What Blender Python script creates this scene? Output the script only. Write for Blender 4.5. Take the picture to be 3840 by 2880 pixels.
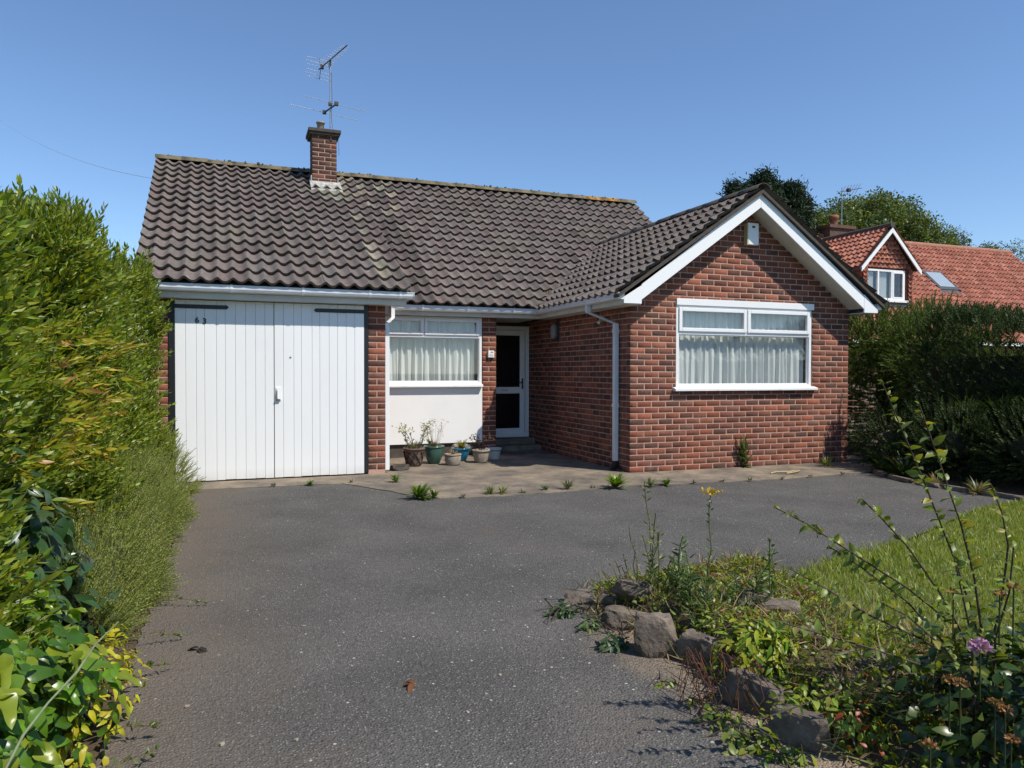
import bpy, bmesh, math, random
import numpy as np
from mathutils import Matrix, Vector

for o in list(bpy.data.objects): bpy.data.objects.remove(o)
SC = bpy.context.scene
COL = SC.collection
RNG = np.random.RandomState(11)
RD = random.Random(5)

# ------------------------------------------------------------------ camera
CAM = np.array([-5.0522, -8.7917, 1.3926]); YAW, PITCH, ROLL, FPX = .36063, -.01632, .0021, 2726.9
_f = np.array([math.sin(YAW)*math.cos(PITCH), math.cos(YAW)*math.cos(PITCH), math.sin(PITCH)])
_r = np.array([math.cos(YAW), -math.sin(YAW), 0.]); _u = np.cross(_r, _f)
CR = _r*math.cos(ROLL)+_u*math.sin(ROLL); CU = _u*math.cos(ROLL)-_r*math.sin(ROLL); CF = _f
cd = bpy.data.cameras.new('camera'); cd.sensor_width = 36; cd.sensor_fit = 'HORIZONTAL'
cd.lens = FPX/3840*36; cd.clip_start = .05; cd.clip_end = 2000
co = bpy.data.objects.new('camera', cd); COL.objects.link(co)
mw = Matrix.Identity(4)
for i in range(3):
    mw[i][0], mw[i][1], mw[i][2], mw[i][3] = CR[i], CU[i], -CF[i], CAM[i]
co.matrix_world = mw; SC.camera = co
# ------------------------------------------------------------------ light
SUN = np.array([.203, -.294, .472]); SUN /= np.linalg.norm(SUN)
W = bpy.data.worlds.new('World'); SC.world = W; W.use_nodes = True
nt = W.node_tree; bg = nt.nodes['Background']
sky = nt.nodes.new('ShaderNodeTexSky'); sky.sky_type = 'NISHITA'; sky.sun_disc = False
sky.sun_elevation = math.asin(SUN[2]); sky.sun_rotation = math.atan2(SUN[0], SUN[1])
sky.altitude = 0; sky.air_density = 1.0; sky.dust_density = 0.; sky.ozone_density = 6.3
nt.links.new(sky.outputs[0], bg.inputs[0]); bg.inputs[1].default_value = .130
sl = bpy.data.lights.new('sun', 'SUN'); sl.energy = 4.4; sl.angle = math.radians(.53); sl.color = (1, .945, .845)
so = bpy.data.objects.new('sun', sl); COL.objects.link(so); so.location = (10, -15, 25)
so.rotation_euler = Vector(-SUN).to_track_quat('-Z', 'Y').to_euler()
SC.view_settings.view_transform = 'Standard'; SC.view_settings.look = 'None'
SC.view_settings.exposure = .28; SC.view_settings.gamma = 1; SC.view_settings.use_curve_mapping = False

# ------------------------------------------------------------------ helpers
S = 2880/1659            # the picture was measured at 2212 x 1659
def ray(u, v): return CF+CR*(u*S-1920)/FPX+CU*(1440-v*S)/FPX
def G(u, v, z=0.):
    d = ray(u, v); t = (z-CAM[2])/d[2]; return CAM+d*t
def atd(u, v, dep): return CAM+ray(u, v)*dep
def project(p):
    d = p-CAM; z = d@CF
    return 1920+FPX*(d@CR)/z, 1440-FPX*(d@CU)/z, z

def tag(o, label=None, cat=None, group=None, kind=None):
    if label: o['label'] = label
    if cat: o['category'] = cat
    if group: o['group'] = group
    if kind: o['kind'] = kind
    return o
def par(o, p):
    if p is not None:
        o.parent = p
        o.matrix_parent_inverse = Matrix.Translation(-Vector(p['_w'])) if '_w' in p else Matrix.Identity(4)
    return o
def thing(name, label, cat, loc=(0, 0, 0), group=None):
    o = bpy.data.objects.new(name, None); COL.objects.link(o); o.location = loc; o.empty_display_size = .1
    o['_w'] = tuple(float(a) for a in loc)
    return tag(o, label, cat, group)
def link(name, me, parent=None, matrix=None):
    o = bpy.data.objects.new(name, me); COL.objects.link(o)
    par(o, parent)
    if matrix is not None: o.matrix_basis = matrix
    return o

class MB:
    def __init__(s): s.v = []; s.f = []; s.sm = []
    def add(s, vs, fs, smooth=False):
        b = len(s.v); s.v += [tuple(map(float, q)) for q in vs]; s.f += [tuple(b+i for i in q) for q in fs]; s.sm += [smooth]*len(fs)
        return s
    def box(s, x0, x1, y0, y1, z0, z1):
        return s.add([(x0,y0,z0),(x1,y0,z0),(x1,y1,z0),(x0,y1,z0),(x0,y0,z1),(x1,y0,z1),(x1,y1,z1),(x0,y1,z1)],
                     [(0,3,2,1),(4,5,6,7),(0,1,5,4),(1,2,6,5),(2,3,7,6),(3,0,4,7)])
    def ring(s, x0, x1, z0, z1, t, y0, y1, tb=None):
        tb = t if tb is None else tb
        s.box(x0, x0+t, y0, y1, z0, z1); s.box(x1-t, x1, y0, y1, z0, z1)
        s.box(x0+t, x1-t, y0, y1, z0, z0+tb); s.box(x0+t, x1-t, y0, y1, z1-t, z1); return s
    def prism(s, poly, h0, h1, ax=2):
        n = len(poly)
        def P(a, b, h): return (a, b, h) if ax == 2 else ((a, h, b) if ax == 1 else (h, a, b))
        vs = [P(a, b, h0) for a, b in poly]+[P(a, b, h1) for a, b in poly]
        s.add(vs, [tuple(range(n)), tuple(range(2*n-1, n-1, -1))]+[(i, i+n, (i+1) % n+n, (i+1) % n) for i in range(n)]); return s
    def tube(s, pts, rad, n=8, cap=True, smooth=True):
        pts = [np.array(p, float) for p in pts]; m = len(pts)
        rad = [rad]*m if not hasattr(rad, '__len__') else rad
        ref = np.array([.31, .17, .93]); rings = []
        for i, p in enumerate(pts):
            t = pts[min(i+1, m-1)]-pts[max(i-1, 0)]; t /= np.linalg.norm(t)+1e-9
            a = np.cross(t, ref); 
            if np.linalg.norm(a) < .05: a = np.cross(t, (1., 0, 0))
            a /= np.linalg.norm(a); b = np.cross(t, a)
            rings.append([p+rad[i]*(a*math.cos(2*math.pi*k/n)+b*math.sin(2*math.pi*k/n)) for k in range(n)])
        vs = [q for r in rings for q in r]
        fs = [(i*n+k, i*n+(k+1) % n, (i+1)*n+(k+1) % n, (i+1)*n+k) for i in range(m-1) for k in range(n)]
        s.add(vs, fs, smooth)
        if cap: s.add(rings[0], [tuple(range(n))[::-1]]); s.add(rings[-1], [tuple(range(n))])
        return s
    def lathe(s, prof, n=28, c=(0, 0, 0), smooth=True):
        vs = [(c[0]+r*math.cos(2*math.pi*k/n), c[1]+r*math.sin(2*math.pi*k/n), c[2]+z) for r, z in prof for k in range(n)]
        fs = [(i*n+k, i*n+(k+1) % n, (i+1)*n+(k+1) % n, (i+1)*n+k) for i in range(len(prof)-1) for k in range(n)]
        return s.add(vs, fs, smooth)
    def extrude_x(s, prof, x0, x1, smooth=False):      # closed profile in (y,z)
        n = len(prof)
        s.add([(x0, y, z) for y, z in prof]+[(x1, y, z) for y, z in prof],
              [(i, (i+1) % n, (i+1) % n+n, i+n) for i in range(n)]+[tuple(range(n))[::-1], tuple(range(n, 2*n))], smooth); return s
    def build(s, name, mat, parent=None, bevel=0, fix=True):
        me = bpy.data.meshes.new(name); me.from_pydata(s.v, [], s.f); me.materials.append(mat)
        me.polygons.foreach_set('use_smooth', s.sm)
        if fix:
            bm = bmesh.new(); bm.from_mesh(me); bmesh.ops.recalc_face_normals(bm, faces=bm.faces); bm.to_mesh(me); bm.free()
        me.update()
        o = link(name, me, parent)
        if bevel:
            m = o.modifiers.new('bevel', 'BEVEL'); m.width = bevel; m.segments = 2; m.limit_method = 'ANGLE'
        return o

def np_mesh(name, V, F, T, mat, smooth=False):
    me = bpy.data.meshes.new(name); n = len(V); k = F.shape[1]; m = len(F)
    me.vertices.add(n); me.vertices.foreach_set('co', np.ascontiguousarray(V, np.float32).ravel())
    me.loops.add(m*k); me.loops.foreach_set('vertex_index', np.ascontiguousarray(F, np.int32).ravel())
    me.polygons.add(m); me.polygons.foreach_set('loop_start', np.arange(0, m*k, k, dtype=np.int32))
    if smooth: me.polygons.foreach_set('use_smooth', np.ones(m, bool))
    me.update(calc_edges=True)
    if T is not None:
        a = me.attributes.new('tint', 'FLOAT_COLOR', 'POINT')
        a.data.foreach_set('color', np.hstack([T, np.ones((n, 1))]).astype(np.float32).ravel())
    me.materials.append(mat); return me

def pieces(items, variants, mat, name, parent_of, stuff_name, stuff_parent, nmax=300, smooth=False, jit=.1, hid=None, stuff_label=None):
    """items: (variant, 4x4, owner, size); the nmax that show largest become objects, the others one joined part."""
    sc = []
    for it in items:
        u, v, z = project(it[1][:3, 3]); s = it[3]/z if z > .2 and -60 < u < 3900 and -60 < v < 2940 else 0
        sc.append(s if not (hid and hid(u, v)) else s*.01)
    order = np.argsort(-np.array(sc), kind='stable')
    sel = [i for i in order[:nmax] if sc[i] > 0]; selset = set(sel)
    meshes = {}
    for i in sel:
        v, M, owner, _ = items[i]
        if v not in meshes: meshes[v] = np_mesh(name, *variants[v], mat, smooth)
        link(name, meshes[v], parent_of(owner), Matrix(M.tolist()))
    rest = [i for i in range(len(items)) if i not in selset]
    if rest:
        Vs, Fs, Ts = [], [], []; b = 0
        byv = {}
        for i in rest: byv.setdefault(items[i][0], []).append(items[i][1])
        for v, ms in byv.items():
            vs, fs, ts = variants[v]; ms = np.array(ms); n = len(ms)
            V = np.einsum('nij,vj->nvi', ms[:, :3, :3], vs)+ms[:, None, :3, 3]
            F = fs[None]+(np.arange(n)*len(vs))[:, None, None]+b
            k = 1+RNG.uniform(-jit, jit, (n, 1, 1))
            T = np.repeat(ts[None], n, 0)*k
            Vs.append(V.reshape(-1, 3)); Fs.append(F.reshape(-1, fs.shape[1])); Ts.append(np.clip(T.reshape(-1, 3), 0, 1)); b += n*len(vs)
        o = link(stuff_name, np_mesh(stuff_name, np.vstack(Vs), np.vstack(Fs), np.vstack(Ts), mat, smooth), stuff_parent)
        o['kind'] = 'stuff'
        return o

def mat4(cx, cy, cz, t):
    M = np.eye(4); M[:3, 0], M[:3, 1], M[:3, 2], M[:3, 3] = cx, cy, cz, t; return M

# ------------------------------------------------------------------ materials
class NT:
    def __init__(s, name):
        s.m = bpy.data.materials.new(name); s.m.use_nodes = True; s.t = s.m.node_tree; s.t.nodes.clear()
        s.out = s.n('OutputMaterial'); s.p = None
    def n(s, k, **kw):
        o = s.t.nodes.new('ShaderNode'+k)
        for a, b in kw.items(): setattr(o, a, b)
        return o
    def l(s, a, b): s.t.links.new(a, b)
    def pos(s):
        if not s.p: s.p = s.n('NewGeometry').outputs['Position']
        return s.p
    def noise(s, scale, det=3, rough=.55, vec=None, stretch=None):
        t = s.n('TexNoise'); t.inputs['Scale'].default_value = scale; t.inputs['Detail'].default_value = det; t.inputs['Roughness'].default_value = rough
        v = vec or s.pos()
        if stretch:
            mp = s.n('Mapping'); mp.inputs['Scale'].default_value = stretch; s.l(v, mp.inputs['Vector']); v = mp.outputs[0]
        s.l(v, t.inputs['Vector']); return t.outputs[0]
    def vor(s, scale, out='Distance', feature='F1'):
        t = s.n('TexVoronoi', feature=feature); t.inputs['Scale'].default_value = scale; s.l(s.pos(), t.inputs['Vector']); return t.outputs[out]
    def ramp(s, fac, stops, interp='LINEAR'):
        r = s.n('ValToRGB'); r.color_ramp.interpolation = interp; el = r.color_ramp.elements
        while len(el) < len(stops): el.new(.5)
        for e, (p, c) in zip(el, stops):
            e.position = p; e.color = (*c, 1) if hasattr(c, '__len__') else (c, c, c, 1)
        s.l(fac, r.inputs[0]); return r.outputs[0]
    def mix(s, fac, a, b, mode='MIX'):
        m = s.n('MixRGB', blend_type=mode)
        for i, x in zip((0, 1, 2), (fac, a, b)):
            if hasattr(x, 'links') or hasattr(x, 'is_linked'): s.l(x, m.inputs[i])
            else: m.inputs[i].default_value = x if i == 0 else ((*x, 1) if hasattr(x, '__len__') else (x, x, x, 1))
        return m.outputs[0]
    def math(s, op, a, b=0.):
        m = s.n('Math', operation=op)
        for i, x in zip((0, 1), (a, b)):
            if hasattr(x, 'is_linked'): s.l(x, m.inputs[i])
            else: m.inputs[i].default_value = x
        return m.outputs[0]
    def bsdf(s, col, rough=.6, spec=.5, bump=None, bs=.3, bd=.01, metal=0):
        b = s.n('BsdfPrincipled'); b.inputs['Metallic'].default_value = metal; b.inputs['Specular IOR Level'].default_value = spec
        if hasattr(col, 'is_linked'): s.l(col, b.inputs['Base Color'])
        else: b.inputs['Base Color'].default_value = (*col, 1)
        if hasattr(rough, 'is_linked'): s.l(rough, b.inputs['Roughness'])
        else: b.inputs['Roughness'].default_value = rough
        if bump is not None:
            k = s.n('Bump'); k.inputs['Strength'].default_value = bs; k.inputs['Distance'].default_value = bd
            s.l(bump, k.inputs['Height']); s.l(k.outputs[0], b.inputs['Normal'])
        s.l(b.outputs[0], s.out.inputs['Surface']); return b
    def attr(s):
        a = s.n('Attribute'); a.attribute_name = 'tint'; return a.outputs['Color']
def simple(name, col, rough=.6, var=.12, scale=6, bump=0, bscale=80, bd=.004, spec=.5, metal=0, use_attr=False, stretch=None):
    t = NT(name); base = t.attr() if use_attr else None
    nz = t.noise(scale, 4, stretch=stretch)
    k = t.ramp(nz, [(.3, 1-var), (.7, 1+var if var < .01 else min(1, 1.))])
    c = t.mix(1., base if use_attr else col, k, 'MULTIPLY')
    t.bsdf(c, rough, spec, t.noise(bscale, 3) if bump else None, bump, bd, metal); return t.m

MT = {}
# brick
t = NT('brick'); c = t.mix(1., t.attr(), t.ramp(t.noise(38, 5, .65), [(.3, .62), (.72, 1.)]), 'MULTIPLY')
c = t.mix(t.ramp(t.noise(5, 4), [(.55, 0.), (.8, .35)]), c, (.30, .20, .15))
t.bsdf(c, .92, .25, t.noise(170, 4, .7), .5, .006); MT['brick'] = t.m
t = NT('mortar'); c = t.mix(t.noise(14, 4), (.52, .325, .245), (.40, .25, .19)); t.bsdf(c, .95, .2, t.noise(240, 3), .5, .004); MT['mortar'] = t.m
# roof tiles
def tile_mat(name, lich, spots):
    t = NT(name); c = t.mix(1., t.attr(), t.ramp(t.noise(16, 5, .65), [(.3, .6), (.7, 1.)]), 'MULTIPLY')
    if lich: c = t.mix(t.ramp(t.noise(1.1, 5, .6), [(.55, 0.), (.72, .38)]), c, lich)
    if spots:
        v = t.vor(13); w = t.noise(3.2, 2)
        sp = t.math('MULTIPLY', t.ramp(v, [(.05, 1.), (.17, 0.)]), t.ramp(w, [(.5, 0.), (.62, 1.)]))
        c = t.mix(t.math('MULTIPLY', sp, .75), c, (.48, .46, .42))
        sp2 = t.ramp(t.vor(3.1), [(.03, 1.), (.1, 0.)]); c = t.mix(t.math('MULTIPLY', sp2, .5), c, (.42, .41, .38))
    t.bsdf(c, .9, .25, t.noise(120, 4, .7), .6, .008); return t.m
MT['tile'] = tile_mat('roof_tile', (.17, .155, .105), True)
MT['ridge'] = (lambda t: (t.bsdf(t.mix(t.ramp(t.noise(9, 5, .7), [(.35, 0.), (.62, 1.)]), (.10, .085, .062), (.20, .165, .095)), .95, .2, t.noise(60, 4, .7), .8, .015), t.m)[1])(NT('ridge_tile'))
t = NT('ridge_lichen'); t.bsdf(t.mix(t.ramp(t.noise(8, 5, .7), [(.42, 0.), (.55, 1.)]), (.13, .10, .06), (.42, .20, .03)), .95, .2, t.noise(60, 4, .7), .8, .015); MT['ridge_orange'] = t.m
MT['redtile'] = tile_mat('red_tile', (.30, .16, .10), False)
MT['deck'] = simple('roof_deck', (.035, .03, .028), .95)
MT['upvc'] = simple('white_plastic', (.80, .80, .79), .32, .05, 3, spec=.5)
MT['gutter'] = simple('gutter_plastic', (.70, .72, .745), .35, .14, 7, spec=.5)
MT['barge'] = (lambda t: (t.bsdf(t.mix(t.ramp(t.noise(26, 4, .7), [(.58, 0.), (.75, .35)]), (.80, .805, .80), (.55, .54, .48)), .5, .4, t.noise(40, 3), .06, .01), t.m)[1])(NT('painted_barge_board'))
MT['soffit'] = simple('soffit_paint', (.62, .60, .54), .6, .15, 4)
t = NT('garage_paint'); c = t.mix(t.ramp(t.noise(2.2, 5, .6, stretch=(1, 1, .25)), [(.45, 0.), (.75, .25)]), (.79, .795, .79), (.68, .68, .67))
dirt = t.n('SeparateXYZ'); t.l(t.pos(), dirt.inputs[0])
c = t.mix(t.math('MULTIPLY', t.ramp(dirt.outputs[2], [(.0, .55), (.16, 0.)]), t.noise(9, 4)), c, (.40, .35, .28))
t.bsdf(c, .42, .45, t.noise(45, 3, .6, stretch=(1, 1, .1)), .12, .004); MT['garage'] = t.m
MT['black'] = simple('black_paint', (.010, .011, .014), .45, .2, 10)
t = NT('white_render'); c = t.mix(t.ramp(t.noise(3, 5), [(.45, 0.), (.8, .3)]), (.80, .79, .77), (.68, .66, .62)); t.bsdf(c, .9, .2, t.noise(90, 4, .7), .25, .006); MT['render'] = t.m
# glass that lets the light through and mirrors at grazing angles
t = NT('window_glass'); g = t.n('BsdfGlossy'); g.inputs['Roughness'].default_value = .015; g.inputs['Color'].default_value = (.95, .97, 1, 1)
tr = t.n('BsdfTransparent'); tr.inputs['Color'].default_value = (.95, .965, .96, 1)
lw = t.n('LayerWeight'); lw.inputs['Blend'].default_value = .5
fk = t.math('ADD', t.math('MULTIPLY', t.math('POWER', lw.outputs['Facing'], 5.), .9), .055)
ms = t.n('MixShader'); t.l(fk, ms.inputs[0]); t.l(tr.outputs[0], ms.inputs[1]); t.l(g.outputs[0], ms.inputs[2]); t.l(ms.outputs[0], t.out.inputs['Surface']); MT['glass'] = t.m
MT['obscure'] = simple('dark_glass', (.006, .007, .010), .12, .1, 3)
t = NT('net_curtain'); d = t.n('BsdfDiffuse'); d.inputs[0].default_value = (.90, .91, .89, 1); tl = t.n('BsdfTranslucent'); tl.inputs[0].default_value = (.62, .66, .65, 1)
ms = t.n('MixShader'); ms.inputs[0].default_value = .28; t.l(d.outputs[0], ms.inputs[1]); t.l(tl.outputs[0], ms.inputs[2]); t.l(ms.outputs[0], t.out.inputs['Surface']); MT['curtain'] = t.m
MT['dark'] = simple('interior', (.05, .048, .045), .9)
# asphalt: stone chips, worn lighter tracks, brown dirt along the edges
t = NT('asphalt'); xyz = t.n('SeparateXYZ'); t.l(t.pos(), xyz.inputs[0])
c = t.mix(t.ramp(t.noise(1.3, 5, .6), [(.3, 0.), (.7, 1.)]), (.082, .078, .073), (.128, .121, .112))
vc = t.n('TexVoronoi'); vc.inputs['Scale'].default_value = 95; t.l(t.pos(), vc.inputs['Vector'])
chip = t.n('SeparateColor'); t.l(vc.outputs['Color'], chip.inputs[0])
c = t.mix(t.math('MULTIPLY', t.ramp(chip.outputs[0], [(.60, 0.), (.72, 1.)]), t.ramp(vc.outputs['Distance'], [(.2, .55), (.5, 0.)])), c, (.40, .385, .36))
c = t.mix(t.math('MULTIPLY', t.ramp(chip.outputs[1], [(.55, 0.), (.7, .8)]), t.ramp(vc.outputs['Distance'], [(.25, 1.), (.6, 0.)])), c, (.045, .044, .043))
v2 = t.n('TexVoronoi'); v2.inputs['Scale'].default_value = 21; t.l(t.pos(), v2.inputs['Vector']); ch2 = t.n('SeparateColor'); t.l(v2.outputs['Color'], ch2.inputs[0])
c = t.mix(t.math('MULTIPLY', t.ramp(ch2.outputs[0], [(.84, 0.), (.9, 1.)]), t.ramp(v2.outputs['Distance'], [(.10, .8), (.17, 0.)])), c, (.55, .53, .48))
wob = t.math('MULTIPLY', t.math('SUBTRACT', t.noise(1.7, 5, .65), .5), 1.3)
dl = t.math('ADD', t.math('ADD', xyz.outputs[0], 5.55), wob)                       # distance from the hedge side
dr = t.math('ADD', t.math('MULTIPLY', t.math('ADD', xyz.outputs[0], 3.05), -1.), t.math('MULTIPLY', wob, .6))
near = t.ramp(t.math('MULTIPLY', t.math('ADD', xyz.outputs[1], 5.), -.5), [(.0, 0.), (.25, 1.)])
m1 = t.ramp(dl, [(.05, .9), (.9, 0.)]); m2 = t.math('MULTIPLY', t.ramp(dr, [(.0, .9), (.30, 0.)]), near)
grit = t.ramp(t.noise(60, 4, .7), [(.3, .25), (.65, 1.)])
c = t.mix(t.math('MULTIPLY', m1, grit), c, (.165, .130, .098)); c = t.mix(t.math('MULTIPLY', m2, grit), c, (.36, .265, .18))
c = t.mix(t.math('MULTIPLY', t.ramp(t.noise(.9, 4, .6), [(.56, 0.), (.72, .45)]), grit), c, (.155, .128, .105))
h = t.math('ADD', t.math('MULTIPLY', vc.outputs['Distance'], -.6), t.noise(35, 4, .7))
t.bsdf(c, .95, .12, h, .9, .014); MT['asphalt'] = t.m
# concrete
t = NT('concrete'); c = t.mix(t.ramp(t.noise(1.6, 6, .65), [(.36, 0.), (.64, 1.)]), (.105, .092, .078), (.27, .215, .155))
c = t.mix(t.ramp(t.noise(4.2, 5, .7), [(.52, 0.), (.68, .75)]), c, (.085, .077, .068))
c = t.mix(t.ramp(t.noise(85, 3, .7), [(.62, 0.), (.75, .4)]), c, (.36, .33, .29))
t.bsdf(c, .93, .25, t.noise(70, 5, .7), .5, .008); MT['concrete'] = t.m
t = NT('soil'); c = t.mix(t.noise(11, 5, .7), (.085, .060, .040), (.19, .14, .095)); t.bsdf(c, .97, .1, t.noise(40, 5, .75), 1., .03); MT['soil'] = t.m
t = NT('lawn_ground'); c = t.mix(t.noise(2.5, 5, .7), (.09, .115, .03), (.18, .165, .075)); t.bsdf(c, .97, .1, t.noise(60, 4), .8, .02); MT['lawn'] = t.m
t = NT('field'); c = t.mix(t.noise(.4, 5, .7), (.05, .075, .02), (.085, .10, .035)); t.bsdf(c, .97, .1, t.noise(20, 4), .8, .02); MT['field'] = t.m
t = NT('rock'); c = t.mix(t.ramp(t.noise(7, 6, .7), [(.32, 0.), (.66, 1.)]), (.088, .072, .060), (.255, .205, .160))
c = t.mix(t.ramp(t.noise(19, 4, .7), [(.6, 0.), (.75, .6)]), c, (.30, .275, .235)); c = t.mix(t.ramp(t.noise(4, 4), [(.56, 0.), (.7, .6)]), c, (.07, .075, .035))
t.bsdf(c, .93, .2, t.noise(42, 6, .75), .8, .02); MT['rock'] = t.m
def leafmat(name, rough, transl, spec=.4, gain=(1.25, 1.2, .35)):
    t = NT(name); a = t.attr(); c = t.mix(1., a, t.ramp(t.noise(14, 3), [(.3, .7), (.7, 1.)]), 'MULTIPLY')
    b = t.n('BsdfPrincipled'); t.l(c, b.inputs['Base Color']); b.inputs['Roughness'].default_value = rough; b.inputs['Specular IOR Level'].default_value = spec
    tl = t.n('BsdfTranslucent'); t.l(t.mix(1., c, gain, 'MULTIPLY'), tl.inputs[0])
    ms = t.n('MixShader'); ms.inputs[0].default_value = transl; t.l(b.outputs[0], ms.inputs[1]); t.l(tl.outputs[0], ms.inputs[2]); t.l(ms.outputs[0], t.out.inputs['Surface'])
    return t.m
MT['leaf'] = leafmat('leaf', .42, .40, .5); MT['glossleaf'] = leafmat('glossy_leaf', .30, .32, .5); MT['dryleaf'] = leafmat('dry_leaf', .8, .2, .2)
MT['needle'] = leafmat('conifer_leaf', .6, .22, .3)
MT['bark'] = simple('bark', (.085, .062, .045), .95, .4, 20, .6, 30, .02)
MT['twig'] = simple('twig', (.075, .05, .035), .9, .3, 20)
MT['metal'] = simple('aerial_metal', (.42, .43, .45), .35, .15, 20, metal=.7); MT['dmetal'] = simple('dark_metal', (.045, .045, .05), .5)
MT['wire'] = simple('grey_cable', (.34, .35, .37), .6)
MT['flue'] = simple('chimney_pot_clay', (.36, .30, .22), .9, .3, 14, .4, 40)
MT['cap'] = simple('weathered_cap', (.085, .07, .058), .95, .35, 14, .5, 40, .01)
t = NT('lead_and_mortar'); c = t.mix(t.ramp(t.noise(9, 5, .7), [(.35, 0.), (.65, 1.)]), (.20, .20, .195), (.50, .48, .43)); t.bsdf(c, .85, .3, t.noise(50, 4), .5, .01); MT['flash'] = t.m
MT['fence'] = simple('weathered_fence_wood', (.30, .25, .19), .9, .4, 9, .5, 50, .01, stretch=(1, 1, 8))
MT['nbwall'] = simple('neighbour_brick', (.30, .12, .08), .95, .3, 3, .5, 30, .02)

# ------------------------------------------------------------------ foliage building blocks
def leaf(L, w, fold=.12, droop=.15, n=2, tint=(.07, .13, .02), tip=.8, wave=0.):
    """leaf blade along +Y with a folded midrib; returns triangles"""
    ys = np.linspace(0, 1, n+2); V = [(0, 0, 0)]; F = []
    for y in ys[1:-1]:
        ww = w*.5*math.sin(math.pi*y**tip)**.85; z = -droop*L*y*y; wv = wave*w*math.sin(9.5*y)
        V += [(-ww, y*L, z+fold*ww+wv), (0, y*L, z), (ww, y*L, z+fold*ww-wv*.8)]
    V.append((0, L, -droop*L)); e = len(V)-1
    F += [(0, 2, 1), (0, 3, 2)]
    for i in range(n-1):
        a = 1+3*i; b = a+3
        F += [(a, a+1, b), (a+1, b+1, b), (a+1, a+2, b+1), (a+2, b+2, b+1)]
    a = 1+3*(n-1); F += [(a, a+1, e), (a+1, a+2, e)]
    V = np.array(V, float); return V, np.array(F), np.tile(np.array(tint, float), (len(V), 1))
def rotm(ax, ang):
    return np.array(Matrix.Rotation(ang, 3, Vector(ax)))
def merge(parts):
    Vs, Fs, Ts, b = [], [], [], 0
    for v, f, c in parts: Vs.append(v); Fs.append(f+b); Ts.append(c); b += len(v)
    return np.vstack(Vs), np.vstack(Fs), np.vstack(Ts)
def strip(pts, r, tint):
    """thin three-sided stem"""
    m = MB().tube(pts, r, 3, cap=False); V = np.array(m.v); F = []
    for q in m.f: F += [(q[0], q[1], q[2]), (q[0], q[2], q[3])]
    return V, np.array(F), np.tile(np.array(tint, float), (len(V), 1))
def vary(c, r, a=.25, h=.22):
    k = 1+r.uniform(-a, a); c = np.array(c)*k; c[0] *= 1+r.uniform(-h, h); return np.clip(c, 0, 1)
def sprig(r, length, nleaf, L, w, cols, spread=.9, stem=(.07, .075, .03), whorl=2, n=2, top=True, droop=.15, fold=.15, stemr=.002):
    bend = r.uniform(-.15, .15, 2)*length
    path = lambda t: np.array([bend[0]*t*t, length*t, bend[1]*t*t])
    P = [strip([path(t) for t in np.linspace(0, 1, 4)], stemr, stem)]
    a0 = r.uniform(0, 6.28); k = nleaf//whorl
    for i in range(k):
        t = .12+.88*(i+.5)/k
        for j in range(whorl):
            sz = (1.-.45*t)*r.uniform(.75, 1.15)
            v, f, c = leaf(L*sz, w*sz, fold, droop*r.uniform(.2, 1.8), n, vary(cols[r.randint(len(cols))], r))
            ang = a0+i*1.57+j*2*math.pi/whorl+r.uniform(-.35, .35); out = spread*r.uniform(.7, 1.25)*(1-.35*t)
            Rm = rotm((0, 1, 0), ang)@rotm((1, 0, 0), out)
            P.append((v@Rm.T+path(t), f, c))
    return merge(P)
def orient(d, r, roll=None):
    d = d/np.linalg.norm(d, axis=1, keepdims=True); ref = r.normal(size=d.shape)
    x = np.cross(d, ref); x /= np.linalg.norm(x, axis=1, keepdims=True)+1e-9; z = np.cross(x, d)
    return np.stack([x, d, z], -1)
def scatter(P, D, variants, r, smin, smax, size):
    Rm = orient(D, r); s = r.uniform(smin, smax, len(P)); M = np.tile(np.eye(4), (len(P), 1, 1))
    M[:, :3, :3] = Rm*s[:, None, None]; M[:, :3, 3] = P; vi = r.randint(len(variants), size=len(P))
    return [(int(vi[i]), M[i], None, size*s[i]) for i in range(len(P))]
def rock_mesh(name, size, seed, mat, parent=None, flat=.0):
    r = np.random.RandomState(seed); bm = bmesh.new(); bmesh.ops.create_icosphere(bm, subdivisions=4, radius=1)
    planes = [(lambda n: n/np.linalg.norm(n))(r.normal(size=3)) for _ in range(13)]; ds = r.uniform(.5, .86, 13)
    planes += [np.array(q, float)/np.linalg.norm(q) for q in ((0.05, .08, 1), (0, 0, -1), (1, .1, .1), (-1, .05, .15), (.1, 1, .1), (-.1, -1, .12))]; ds = [d+.12 for d in ds]+[.50-flat*.15, .75, .74, .74, .66, .62]
    if flat < -1: planes += [np.array([.80, -.1, .6]), np.array([-.5, .2, .85]), np.array([-.9, 0, .3])]; ds += [.42, .55, .6]
    from mathutils import noise as mn
    for v in bm.verts:
        p = np.array(v.co)
        for n, d in zip(planes, ds):
            k = p@n
            if k > d: p = p-n*(k-d)*.94
        q = Vector(p*2.1+seed*3.7); st = mn.noise(Vector((p[0]*1.2+seed, p[1]*1.2, p[2]*7.))); p = p*(1+.12*mn.noise(q)+.07*mn.noise(q*2.7)+.04*mn.noise(q*6.3)+.025*mn.noise(q*14)+.05*st)
        v.co = p*np.array(size)
    me = bpy.data.meshes.new(name); bm.to_mesh(me); bm.free(); me.materials.append(mat)
    return me

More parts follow.
